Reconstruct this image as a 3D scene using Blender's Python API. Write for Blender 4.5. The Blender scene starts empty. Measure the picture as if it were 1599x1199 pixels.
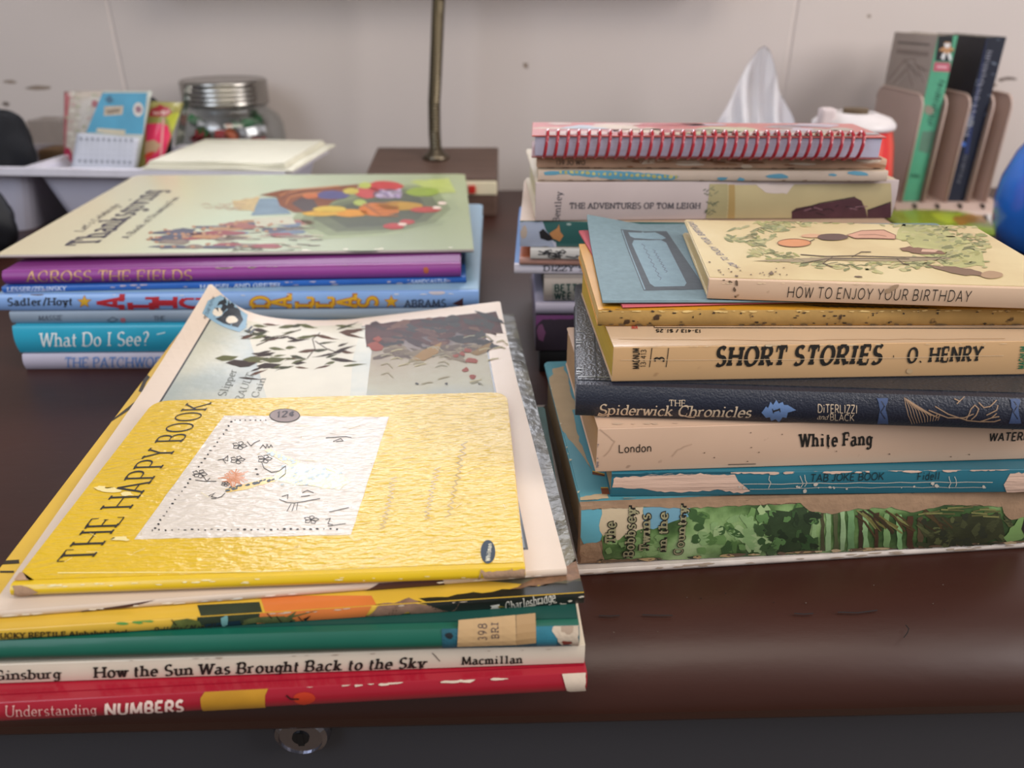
import bpy, bmesh, math, random
from mathutils import Vector, Matrix, noise as mnoise

# ------------------------------------------------------------------ camera, world, lights, exposure
SC = bpy.context.scene
COL = SC.collection
FPX = 1200.0                      # focal length in pixels of the 1599 x 1199 frame
PITCH = math.atan(0.5)            # camera looks down 26.57 degrees
CAMH = 0.222                      # metres above the desk top (desk top is z = 0)
cam_d = bpy.data.cameras.new('camera')
cam = bpy.data.objects.new('camera', cam_d)
COL.objects.link(cam)
cam.location = (0, 0, CAMH)
cam.rotation_euler = (math.pi / 2 - PITCH, 0, 0)
cam_d.sensor_width = 36.0
cam_d.lens = 36.0 * FPX / 1599
cam_d.clip_start = 0.01
cam_d.dof.use_dof = True
cam_d.dof.focus_distance = 0.335
cam_d.dof.aperture_fstop = 8.5
SC.camera = cam
SC.view_settings.view_transform = 'Standard'
SC.view_settings.look = 'None'
SC.view_settings.gamma = 1.0
SC.view_settings.use_curve_mapping = False
SC.view_settings.exposure = 0.22

wd = bpy.data.worlds.new('room_light')
SC.world = wd
wd.use_nodes = True
wd.node_tree.nodes['Background'].inputs[0].default_value = (0.98, 0.94, 0.92, 1)
wd.node_tree.nodes['Background'].inputs[1].default_value = 0.22


def area_light(name, loc, target, sx, sy, power, col):
    d = bpy.data.lights.new(name, 'AREA')
    d.shape = 'RECTANGLE'
    d.size = sx
    d.size_y = sy
    d.energy = power
    d.color = col
    o = bpy.data.objects.new(name, d)
    COL.objects.link(o)
    o.location = loc
    o.rotation_euler = (Vector(target) - Vector(loc)).to_track_quat('-Z', 'Y').to_euler()
    return o


area_light('window_light_left', (-1.15, -0.85, 1.2), (-0.05, 0.6, 0.0), 0.9, 1.2, 12.5, (0.76, 0.86, 1.0))
area_light('window_light_right', (1.75, -0.25, 0.95), (0.15, 0.75, 0.05), 0.9, 1.1, 28, (1.0, 0.955, 0.93))
area_light('ceiling_light', (0.25, -0.30, 1.75), (0.0, 0.35, 0.0), 1.3, 0.5, 11, (1.0, 0.92, 0.80))


# ------------------------------------------------------------------ geometry of the view: photo point -> world point
def _ray(x, y):
    u = (x - 799.5) / FPX
    v = (y - 599.5) / FPX
    c, s = math.cos(PITCH), math.sin(PITCH)
    return Vector((u, c - v * s, -s - v * c))


def at(x, y, z):
    d = _ray(x, y)
    t = (z - CAMH) / d.z
    return Vector((d.x * t, d.y * t, z))


def at_y(x, y, Y):
    d = _ray(x, y)
    t = Y / d.y
    return Vector((d.x * t, Y, CAMH + d.z * t))


def proj(p):
    c, s = math.cos(PITCH), math.sin(PITCH)
    z = p[2] - CAMH
    f = p[1] * c - z * s
    d = -(z * c + p[1] * s)
    return 799.5 + FPX * p[0] / f, 599.5 + FPX * d / f


# ------------------------------------------------------------------ materials
def lin(h):
    r = []
    for i in (0, 2, 4):
        c = int(h[i:i + 2], 16) / 255
        r.append(c / 12.92 if c <= 0.04045 else ((c + 0.055) / 1.055) ** 2.4)
    return tuple(r) + (1.0,)


WINDOW_EMIT = 7.6
_mats = {}


def M(col, rough=0.55, amp=0.06, sc=45, bump=0.0, bsc=500, metal=0.0, coat=0.0, spec=0.5, stretch=(1, 1, 1),
      bstretch=(1, 1, 1), ramp=None, axis=None, dist=0.0, trans=0.0, ior=1.45, emit=0.0, crough=0.08, name=None, spots=None):
    key = (col, rough, amp, sc, bump, bsc, metal, coat, spec, stretch, bstretch, str(ramp), axis, dist, trans, ior, emit, crough, spots)
    if key in _mats:
        return _mats[key]
    m = bpy.data.materials.new(name or 'print_' + col)
    m.use_nodes = True
    nt = m.node_tree
    N, Lk = nt.nodes, nt.links
    b = N['Principled BSDF']
    tc = N.new('ShaderNodeTexCoord')
    mp = N.new('ShaderNodeMapping')
    mp.inputs['Scale'].default_value = stretch
    Lk.new(tc.outputs['Object'], mp.inputs['Vector'])
    nz = N.new('ShaderNodeTexNoise')
    nz.inputs['Scale'].default_value = sc
    nz.inputs['Detail'].default_value = 5
    Lk.new(mp.outputs[0], nz.inputs['Vector'])
    if ramp:
        cr = N.new('ShaderNodeValToRGB')
        e = cr.color_ramp.elements
        while len(e) > 1:
            e.remove(e[0])
        e[0].position = ramp[0][0]
        e[0].color = lin(ramp[0][1])
        for p, c in ramp[1:]:
            k = e.new(p)
            k.color = lin(c)
        if axis:
            ax, lo, hi = axis
            sx = N.new('ShaderNodeSeparateXYZ')
            Lk.new(tc.outputs['Object'], sx.inputs[0])
            mr = N.new('ShaderNodeMapRange')
            mr.inputs[1].default_value = lo
            mr.inputs[2].default_value = hi
            Lk.new(sx.outputs[ax], mr.inputs[0])
            ad = N.new('ShaderNodeMath')
            ad.operation = 'MULTIPLY_ADD'
            Lk.new(nz.outputs['Fac'], ad.inputs[0])
            ad.inputs[1].default_value = dist
            Lk.new(mr.outputs[0], ad.inputs[2])
            sb = N.new('ShaderNodeMath')
            sb.operation = 'SUBTRACT'
            sb.inputs[1].default_value = dist * 0.5
            Lk.new(ad.outputs[0], sb.inputs[0])
            Lk.new(sb.outputs[0], cr.inputs[0])
        else:
            Lk.new(nz.outputs['Fac'], cr.inputs[0])
        out = cr.outputs[0]
    else:
        base = lin(col)
        mx = N.new('ShaderNodeMix')
        mx.data_type = 'RGBA'
        mx.inputs[6].default_value = tuple(min(1, c * (1 - 2 * amp)) for c in base[:3]) + (1,)
        mx.inputs[7].default_value = tuple(min(1, c * (1 + 2 * amp)) for c in base[:3]) + (1,)
        Lk.new(nz.outputs['Fac'], mx.inputs[0])
        out = mx.outputs[2]
    if spots:                                   # small dark specks and scuffs of the worn surface
        n3 = N.new('ShaderNodeTexNoise')
        n3.inputs['Scale'].default_value = spots[1]
        n3.inputs['Detail'].default_value = 3
        Lk.new(tc.outputs['Object'], n3.inputs['Vector'])
        r3 = N.new('ShaderNodeMapRange')
        r3.inputs[1].default_value = spots[2]
        r3.inputs[2].default_value = spots[2] + 0.06
        Lk.new(n3.outputs['Fac'], r3.inputs[0])
        m3 = N.new('ShaderNodeMix')
        m3.data_type = 'RGBA'
        m3.inputs[7].default_value = lin(spots[0])
        Lk.new(r3.outputs[0], m3.inputs[0])
        Lk.new(out, m3.inputs[6])
        out = m3.outputs[2]
    Lk.new(out, b.inputs['Base Color'])
    b.inputs['Roughness'].default_value = rough
    b.inputs['Metallic'].default_value = metal
    b.inputs['Specular IOR Level'].default_value = spec
    b.inputs['Coat Weight'].default_value = coat
    b.inputs['Coat Roughness'].default_value = crough
    b.inputs['Transmission Weight'].default_value = trans
    b.inputs['IOR'].default_value = ior
    if emit:
        b.inputs['Emission Color'].default_value = lin(col)
        b.inputs['Emission Strength'].default_value = emit
    if bump:
        mp2 = N.new('ShaderNodeMapping')
        mp2.inputs['Scale'].default_value = bstretch
        Lk.new(tc.outputs['Object'], mp2.inputs['Vector'])
        n2 = N.new('ShaderNodeTexNoise')
        n2.inputs['Scale'].default_value = bsc
        n2.inputs['Detail'].default_value = 4
        Lk.new(mp2.outputs[0], n2.inputs['Vector'])
        bp = N.new('ShaderNodeBump')
        bp.inputs['Strength'].default_value = bump
        bp.inputs['Distance'].default_value = 0.001
        Lk.new(n2.outputs['Fac'], bp.inputs['Height'])
        Lk.new(bp.outputs[0], b.inputs['Normal'])
        if coat:
            Lk.new(bp.outputs[0], b.inputs['Coat Normal'])
    _mats[key] = m
    return m


def thin_glass(name, tint, gloss=.10):
    """clear thin-walled glass or film: mostly see-through, with mirror reflections that grow at the rims"""
    m = bpy.data.materials.new(name)
    m.use_nodes = True
    nt = m.node_tree
    nt.nodes.remove(nt.nodes['Principled BSDF'])
    tr = nt.nodes.new('ShaderNodeBsdfTransparent')
    tr.inputs[0].default_value = lin(tint)
    gl = nt.nodes.new('ShaderNodeBsdfGlossy')
    gl.inputs['Roughness'].default_value = .06
    lw = nt.nodes.new('ShaderNodeLayerWeight')
    lw.inputs[0].default_value = .25
    mr = nt.nodes.new('ShaderNodeMapRange')
    mr.inputs[3].default_value = gloss * .5
    mr.inputs[4].default_value = min(1, gloss * 3)
    nt.links.new(lw.outputs['Facing'], mr.inputs[0])
    mx = nt.nodes.new('ShaderNodeMixShader')
    nt.links.new(mr.outputs[0], mx.inputs[0])
    nt.links.new(tr.outputs[0], mx.inputs[1])
    nt.links.new(gl.outputs[0], mx.inputs[2])
    nt.links.new(mx.outputs[0], nt.nodes['Material Output'].inputs[0])
    return m


def pages_mat(col):
    return M(col, rough=0.85, amp=0.22, sc=12, stretch=(1, 1, 300), bump=0.25, bsc=12, bstretch=(1, 1, 300), name='page_edges')


# ------------------------------------------------------------------ objects, things and parts
def obj(name, bm, mats, parent=None, smooth=False):
    me = bpy.data.meshes.new(name)
    bmesh.ops.recalc_face_normals(bm, faces=[f for f in bm.faces if f.tag])
    for f in bm.faces:
        f.smooth = smooth
    bm.to_mesh(me)
    bm.free()
    for m in (mats if isinstance(mats, (list, tuple)) else [mats]):
        me.materials.append(m)
    o = bpy.data.objects.new(name, me)
    COL.objects.link(o)
    if parent:
        o.parent = parent
    return o


def tag(o, label=None, cat=None, group=None, kind=None):
    for k, v in (('label', label), ('category', cat), ('group', group), ('kind', kind)):
        if v:
            o[k] = v
    return o


def thing(name, label, cat, loc=(0, 0, 0), rz=0.0, group=None, rx=0.0, ry=0.0):
    o = bpy.data.objects.new(name, None)
    o.empty_display_size = 0.02
    COL.objects.link(o)
    o.location = loc
    o.rotation_euler = (rx, ry, rz)
    return tag(o, label, cat, group)


def copy_tree(o, parent=None):
    c = o.copy()
    COL.objects.link(c)
    if parent:
        c.parent = parent
    for ch in list(o.children):
        copy_tree(ch, c)
    return c


def face(bm, vs, mi=0):
    try:
        f = bm.faces.new(vs)
    except ValueError:
        return None
    f.material_index = mi
    f.tag = True
    return f


def box(bm, x0, x1, y0, y1, z0, z1, mi=0):
    v = [bm.verts.new(p) for p in ((x0, y0, z0), (x1, y0, z0), (x1, y1, z0), (x0, y1, z0),
                                   (x0, y0, z1), (x1, y0, z1), (x1, y1, z1), (x0, y1, z1))]
    for q in ((3, 2, 1, 0), (4, 5, 6, 7), (0, 1, 5, 4), (1, 2, 6, 5), (2, 3, 7, 6), (3, 0, 4, 7)):
        face(bm, [v[i] for i in q], mi)
    return v


def bevel_all(bm, w, seg=2):
    bmesh.ops.bevel(bm, geom=list(bm.edges), offset=w, segments=seg, affect='EDGES', profile=0.6)
    for f in bm.faces:
        f.tag = True


def rbox(x0, x1, y0, y1, z0, z1, w=0.001, seg=2):
    bm = bmesh.new()
    box(bm, x0, x1, y0, y1, z0, z1)
    bevel_all(bm, w, seg)
    return bm


def prism(bm, pts, z0, z1, mi=0):
    a = [bm.verts.new((p[0], p[1], z0)) for p in pts]
    b = [bm.verts.new((p[0], p[1], z1)) for p in pts]
    face(bm, a[::-1], mi)
    face(bm, b, mi)
    n = len(pts)
    for i in range(n):
        face(bm, [a[i], a[(i + 1) % n], b[(i + 1) % n], b[i]], mi)


def lathe(bm, prof, n=40, c=(0, 0), mi=0, sx=1.0, sy=1.0, a0=0.0, cap=True):
    rings = []
    for r, z in prof:
        rings.append([bm.verts.new((c[0] + sx * r * math.cos(a0 + 2 * math.pi * k / n), c[1] + sy * r * math.sin(a0 + 2 * math.pi * k / n), z)) for k in range(n)])
    for i in range(len(rings) - 1):
        for k in range(n):
            face(bm, [rings[i][k], rings[i][(k + 1) % n], rings[i + 1][(k + 1) % n], rings[i + 1][k]], mi)
    if cap:
        face(bm, rings[0][::-1], mi)
        face(bm, rings[-1], mi)


def tube(bm, pts, r, n=8, mi=0, cap=True):
    pts = [Vector(p) for p in pts]
    rings = []
    up = Vector((0.3, 0.5, 0.8))
    for i, p in enumerate(pts):
        t = (pts[min(i + 1, len(pts) - 1)] - pts[max(i - 1, 0)]).normalized()
        s = t.cross(up)
        if s.length < 1e-4:
            s = t.cross(Vector((1, 0, 0)))
        s.normalize()
        u = s.cross(t)
        rr = r(i / (len(pts) - 1)) if callable(r) else r
        rings.append([bm.verts.new(p + rr * (math.cos(2 * math.pi * k / n) * s + math.sin(2 * math.pi * k / n) * u)) for k in range(n)])
    for i in range(len(rings) - 1):
        for k in range(n):
            face(bm, [rings[i][k], rings[i][(k + 1) % n], rings[i + 1][(k + 1) % n], rings[i + 1][k]], mi)
    if cap:
        face(bm, rings[0][::-1], mi)
        face(bm, rings[-1], mi)


def subdivide_to(bm, e):
    for _ in range(9):
        bmesh.ops.triangulate(bm, faces=[f for f in bm.faces if len(f.verts) > 3])
        lo = [d for d in bm.edges if d.calc_length() > e]
        if not lo:
            break
        bmesh.ops.subdivide_edges(bm, edges=lo, cuts=1)
    bmesh.ops.triangulate(bm, faces=[f for f in bm.faces if len(f.verts) > 3])
    for f in bm.faces:
        f.tag = True
# ------------------------------------------------------------------ a stroke alphabet drawn as flat shapes
def arc(cx, cy, rx, ry, a, b, n=None):
    n = n or max(4, int(abs(b - a) / 22))
    return [(cx + rx * math.cos(math.radians(a + (b - a) * i / n)), cy + ry * math.sin(math.radians(a + (b - a) * i / n))) for i in range(n + 1)]


def _S(k=1.0):
    return [(x * k, y * k) for x, y in arc(.3, .75, .27, .25, 35, 270) + arc(.3, .25, .3, .25, 90, -145)[1:]]


X = .66
GL = {
    'A': (.8, [[(0, 0), (.4, 1)], [(.4, 1), (.8, 0)], [(.14, .34), (.66, .34)]]),
    'B': (.64, [[(0, 0), (0, 1)], [(0, 1), (.3, 1)] + arc(.3, .76, .26, .24, 90, -90) + [(0, .52)], [(.3, .52)] + arc(.34, .26, .3, .26, 90, -90) + [(0, 0)]]),
    'C': (.78, [arc(.42, .5, .42, .5, 48, 312)]),
    'D': (.76, [[(0, 0), (0, 1)], [(0, 1), (.3, 1)] + arc(.3, .5, .46, .5, 90, -90) + [(0, 0)]]),
    'E': (.58, [[(0, 0), (0, 1)], [(0, 1), (.55, 1)], [(0, .52), (.44, .52)], [(0, 0), (.58, 0)]]),
    'F': (.54, [[(0, 0), (0, 1)], [(0, 1), (.54, 1)], [(0, .5), (.42, .5)]]),
    'G': (.82, [arc(.42, .5, .42, .5, 48, 325), [(.78, .02), (.78, .44)], [(.52, .44), (.8, .44)]]),
    'H': (.76, [[(0, 0), (0, 1)], [(.76, 0), (.76, 1)], [(0, .52), (.76, .52)]]),
    'I': (0, [[(0, 0), (0, 1)]]),
    'J': (.4, [[(.38, 1), (.38, .22)] + arc(.19, .22, .19, .22, 0, -160)]),
    'K': (.7, [[(0, 0), (0, 1)], [(.66, 1), (0, .4)], [(.2, .56), (.7, 0)]]),
    'L': (.56, [[(0, 0), (0, 1)], [(0, 0), (.56, 0)]]),
    'M': (.94, [[(0, 0), (.06, 1)], [(.06, 1), (.47, .08)], [(.47, .08), (.88, 1)], [(.88, 1), (.94, 0)]]),
    'N': (.78, [[(0, 0), (0, 1)], [(0, 1), (.78, 0)], [(.78, 0), (.78, 1)]]),
    'O': (.86, [arc(.43, .5, .43, .5, 90, 450)]),
    'P': (.6, [[(0, 0), (0, 1)], [(0, 1), (.3, 1)] + arc(.3, .74, .3, .26, 90, -90) + [(0, .48)]]),
    'Q': (.86, [arc(.43, .5, .43, .5, 90, 450), [(.45, .22), (.86, -.12)]]),
    'R': (.66, [[(0, 0), (0, 1)], [(0, 1), (.3, 1)] + arc(.3, .74, .28, .26, 90, -90) + [(0, .48)], [(.28, .48), (.66, 0)]]),
    'S': (.6, [_S()]),
    'T': (.72, [[(0, 1), (.72, 1)], [(.36, 0), (.36, 1)]]),
    'U': (.74, [[(0, 1), (0, .34)] + arc(.37, .34, .37, .34, 180, 360) + [(.74, 1)]]),
    'V': (.78, [[(0, 1), (.39, 0)], [(.39, 0), (.78, 1)]]),
    'W': (1.1, [[(0, 1), (.28, 0)], [(.28, 0), (.55, 1)], [(.55, 1), (.82, 0)], [(.82, 0), (1.1, 1)]]),
    'X': (.74, [[(0, 1), (.74, 0)], [(0, 0), (.74, 1)]]),
    'Y': (.74, [[(0, 1), (.37, .47)], [(.37, .47), (.74, 1)], [(.37, .47), (.37, 0)]]),
    'Z': (.66, [[(0, 1), (.64, 1)], [(.64, 1), (0, 0)], [(0, 0), (.66, 0)]]),
    'a': (.46, [arc(.22, .47, .2, .19, 150, 0) + [(.42, .1), (.48, .01)], [(.42, .4)] + arc(.21, .19, .21, .19, 90, 285) + [(.42, .14)]]),
    'b': (.5, [[(0, 0), (0, 1)], arc(.22, .33, .27, .33, 150, -150)]),
    'c': (.46, [arc(.27, .33, .27, .33, 42, 318)]),
    'd': (.5, [[(.5, 0), (.5, 1)], arc(.28, .33, .27, .33, 30, 330)]),
    'e': (.5, [[(.02, .36), (.5, .36)] + arc(.26, .33, .25, .33, 5, 318)]),
    'f': (.3, [arc(.28, .8, .15, .2, 50, 180) + [(.13, 0)], [(0, X - .03), (.3, X - .03)], [(0, X), (.3, X)]]),
    'g': (.48, [arc(.23, .36, .22, .3, 0, 360), [(.45, X), (.45, -.08)] + arc(.23, -.08, .22, .22, 0, -150)]),
    'h': (.46, [[(0, 0), (0, 1)], [(0, .38)] + arc(.23, .4, .23, .26, 180, 0) + [(.46, 0)]]),
    'i': (0, [[(0, 0), (0, X)], [(-.01, .86), (.01, .96)]]),
    'j': (.1, [[(.1, X), (.1, -.1)] + arc(-.05, -.1, .15, .2, 0, -130), [(.09, .86), (.11, .96)]]),
    'k': (.46, [[(0, 0), (0, 1)], [(.42, X), (0, .24)], [(.14, .36), (.46, 0)]]),
    'l': (0, [[(0, 0), (0, 1)]]),
    'm': (.78, [[(0, 0), (0, X)], [(0, .38)] + arc(.195, .42, .195, .24, 180, 0) + [(.39, 0)], [(.39, .38)] + arc(.585, .42, .195, .24, 180, 0) + [(.78, 0)]]),
    'n': (.46, [[(0, 0), (0, X)], [(0, .38)] + arc(.23, .4, .23, .26, 180, 0) + [(.46, 0)]]),
    'o': (.54, [arc(.27, .33, .27, .33, 90, 450)]),
    'p': (.5, [[(0, -.3), (0, X)], arc(.22, .33, .27, .33, 150, -150)]),
    'q': (.5, [[(.5, -.3), (.5, X)], arc(.28, .33, .27, .33, 30, 330)]),
    'r': (.34, [[(0, 0), (0, X)], [(0, .36)] + arc(.22, .4, .22, .25, 180, 60)]),
    's': (.4, [_S(.66)]),
    't': (.3, [[(.12, .9), (.12, .15)] + arc(.25, .15, .13, .15, 180, 300), [(-.02, X - .03), (.32, X - .03)], [(0, X), (.3, X)]]),
    'u': (.46, [[(0, X), (0, .26)] + arc(.23, .26, .23, .26, 180, 360), [(.46, 0), (.46, X)]]),
    'v': (.5, [[(0, X), (.25, 0)], [(.25, 0), (.5, X)]]),
    'w': (.74, [[(0, X), (.19, 0)], [(.19, 0), (.37, X)], [(.37, X), (.55, 0)], [(.55, 0), (.74, X)]]),
    'x': (.48, [[(0, X), (.48, 0)], [(0, 0), (.48, X)]]),
    'y': (.5, [[(0, X), (.27, 0)], [(.5, X), (.2, -.22), (.04, -.28)]]),
    'z': (.44, [[(0, X), (.42, X)], [(.42, X), (0, 0)], [(0, 0), (.44, 0)]]),
    '1': (.2, [[(0, .8), (.14, 1), (.14, 0)]]),
    '2': (.56, [arc(.27, .73, .26, .27, 165, -20) + [(0, 0)], [(0, 0), (.56, 0)]]),
    '3': (.56, [arc(.25, .75, .24, .25, 150, -80) + arc(.25, .26, .28, .26, 80, -150)]),
    '4': (.6, [[(.44, 0), (.44, 1)], [(.44, 1), (0, .3)], [(0, .3), (.6, .3)]]),
    '5': (.54, [[(.5, 1), (.08, 1)], [(.08, 1), (.06, .56)] + arc(.25, .31, .28, .31, 120, -150)]),
    '8': (.56, [arc(.28, .75, .23, .25, 90, 450), arc(.28, .26, .28, .26, 90, 450)]),
    '9': (.56, [arc(.28, .69, .27, .31, 0, 360), [(.55, .69), (.5, .3), (.2, 0)]]),
    '.': (.06, [[(.0, 0), (.06, .09)]]),
    ',': (.06, [[(.06, .08), (0, -.14)]]),
    '/': (.34, [[(0, -.1), (.34, 1.05)]]),
    '?': (.46, [arc(.22, .77, .22, .23, 160, -60) + [(.22, .38), (.22, .24)], [(.21, 0), (.23, .08)]]),
    '$': (.6, [_S(), [(.3, -.1), (.3, 1.1)]]),
    '-': (.32, [[(0, .36), (.32, .36)]]),
    '\u00b7': (.1, [[(.0, .3), (.1, .3)]]),
    "'": (.04, [[(.04, 1.02), (0, .8)]]),
    '!': (0, [[(0, 1), (0, .28)], [(-.01, 0), (.01, .08)]]),
    '\u00a2': (.46, [arc(.27, .36, .25, .3, 42, 318), [(.27, -.08), (.27, .8)]]),
}

# thick, thin, serif half length, nib angle, letter gap, slant, stroke overshoot
STY = {
    'serif': (.15, .055, .11, 18, .24, 0),
    'serifbold': (.22, .11, .12, 18, .30, 0),
    'serifital': (.23, .09, .07, 14, .34, .22),
    'didone': (.135, .04, .10, 6, .30, 0),
    'light': (.10, .05, .08, 18, .24, 0),
    'sans': (.13, .115, 0, 0, .22, 0),
    'sanslight': (.075, .07, 0, 0, .30, .13),
    'sansbold': (.27, .22, 0, 0, .30, 0),
    'sansboldital': (.22, .19, 0, 0, .26, .2),
    'round': (.13, .13, 0, 0, .22, .16),
    'slab': (.2, .13, .14, 0, .30, 0),
    'slabfat': (.26, .17, .17, 0, .42, 0),
    'script': (.13, .035, .05, 30, .17, .38),
    'type': (.12, .11, .14, 0, .40, 0),
}


def stroke_polys(pts, wfun):
    """quads of a pen line; wfun(direction angle) is its width"""
    out = []
    pts = [p for i, p in enumerate(pts) if i == 0 or abs(p[0] - pts[i - 1][0]) + abs(p[1] - pts[i - 1][1]) > 1e-5]
    n = len(pts)
    if n < 2:
        return out
    closed = n > 3 and abs(pts[0][0] - pts[-1][0]) < 1e-6 and abs(pts[0][1] - pts[-1][1]) < 1e-6
    dirs = []
    for i in range(n - 1):
        dx, dy = pts[i + 1][0] - pts[i][0], pts[i + 1][1] - pts[i][1]
        d = math.hypot(dx, dy) or 1e-9
        dirs.append((dx / d, dy / d))
    L, R = [], []
    for i in range(n):
        if closed and i in (0, n - 1):
            a, b = dirs[-1], dirs[0]
        else:
            a, b = dirs[max(i - 1, 0)], dirs[min(i, n - 2)]
        tx, ty = a[0] + b[0], a[1] + b[1]
        d = math.hypot(tx, ty) or 1e-9
        tx, ty = tx / d, ty / d
        w = wfun(math.atan2(ty, tx)) / 2 / max(.45, (tx * a[0] + ty * a[1]))
        L.append((pts[i][0] - ty * w, pts[i][1] + tx * w))
        R.append((pts[i][0] + ty * w, pts[i][1] - tx * w))
    for i in range(n - 1):
        out.append([L[i], R[i], R[i + 1], L[i + 1]])
    return out


def glyph_run(s, style, fat=0.0):
    """polygons in cap-height units and the run's width"""
    thick, thin, serif, nib, gap, slant = STY[style]
    nb = math.radians(nib)

    def wf(a):
        return thin + (thick - thin) * abs(math.sin(a - nb)) ** 1.3 + fat
    x, polys = 0.0, []
    for ch in s:
        if ch == ' ':
            x += .42
            continue
        if ch not in GL:
            continue
        adv, strokes = GL[ch]
        x += gap / 2 + (thick / 2 if adv < .2 else 0) + (.06 if ch in 'BDEFHIKLMNPRUbhiklmnpru' else 0)
        ends = []
        for st in strokes:
            if not (abs(st[0][0] - st[-1][0]) < 1e-6 and abs(st[0][1] - st[-1][1]) < 1e-6):
                ends.append((st[0], st[1]))
                ends.append((st[-1], st[-2]))
        g = []
        for st in strokes:
            g += stroke_polys(st, wf)
        if serif and ch.isalpha():
            for i, (p, q) in enumerate(ends):
                dx, dy = p[0] - q[0], p[1] - q[1]
                d = math.hypot(dx, dy) or 1e-9
                shared = [k for k, (p2, q2) in enumerate(ends) if k != i and abs(p2[0] - p[0]) + abs(p2[1] - p[1]) < .02 and abs(p2[1] - q2[1]) > .3 * (abs(p2[0] - q2[0]))]
                if abs(dy) / d > .55 and not shared and any(abs(p[1] - e) < .02 for e in (0, 1, X, -.3)):
                    h = thin / 2 + .012 + fat / 2
                    sx = serif + thick * .4 + fat
                    left_only = p[1] > .5 and ch in 'bdhklimnpruj'
                    rx = thick * .3 if left_only else sx
                    lx = thick * .3 if (ch == 'u' or (ch == 'd' and p[1] < .1)) and p[1] < .1 else sx
                    yy = p[1] - math.copysign(h, dy)
                    g.append([(p[0] - lx, yy - h), (p[0] + rx, yy - h), (p[0] + rx, yy + h), (p[0] - lx, yy + h)])
                elif abs(dx) / d > .8 and ch in 'EFLTZCGS':
                    hh = .10 + thin
                    dn = -1 if p[1] > .5 else 1
                    e0, e1 = (p[1] - hh / 2, p[1] + hh / 2) if .2 < p[1] < .8 else (p[1], p[1] + dn * hh * 1.5)
                    g.append([(p[0] - thin * .6, e0), (p[0] + thin * .6, e0), (p[0] + thin * .6, e1), (p[0] - thin * .6, e1)])
        for q in g:
            polys.append([(x + px + slant * py, py) for px, py in q])
        x += adv + gap / 2 + (thick / 2 if adv < .2 else 0) + (.06 if ch in 'HIMNUJadhiklmnqu' else 0)
    return polys, x


# ------------------------------------------------------------------ printing on a surface
def rag(pts, amp, step, seed=0, closed=True):
    """an outline with torn, uneven edges"""
    rnd = random.Random(seed)
    out = []
    n = len(pts)
    for i in range(n if closed else n - 1):
        a, b = pts[i], pts[(i + 1) % n]
        d = math.hypot(b[0] - a[0], b[1] - a[1])
        k = max(1, int(d / step))
        for j in range(k):
            t = j / k
            out.append((a[0] + (b[0] - a[0]) * t + rnd.uniform(-amp, amp), a[1] + (b[1] - a[1]) * t + rnd.uniform(-amp, amp)))
    return out


def blob(cx, cy, rx, ry, n=12, j=.2, seed=0, rot=0):
    rnd = random.Random(seed)
    c, s = math.cos(rot), math.sin(rot)
    o = []
    for k in range(n):
        a = 2 * math.pi * k / n
        r = 1 + rnd.uniform(-j, j)
        x, y = rx * r * math.cos(a), ry * r * math.sin(a)
        o.append((cx + x * c - y * s, cy + x * s + y * c))
    return o


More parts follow.
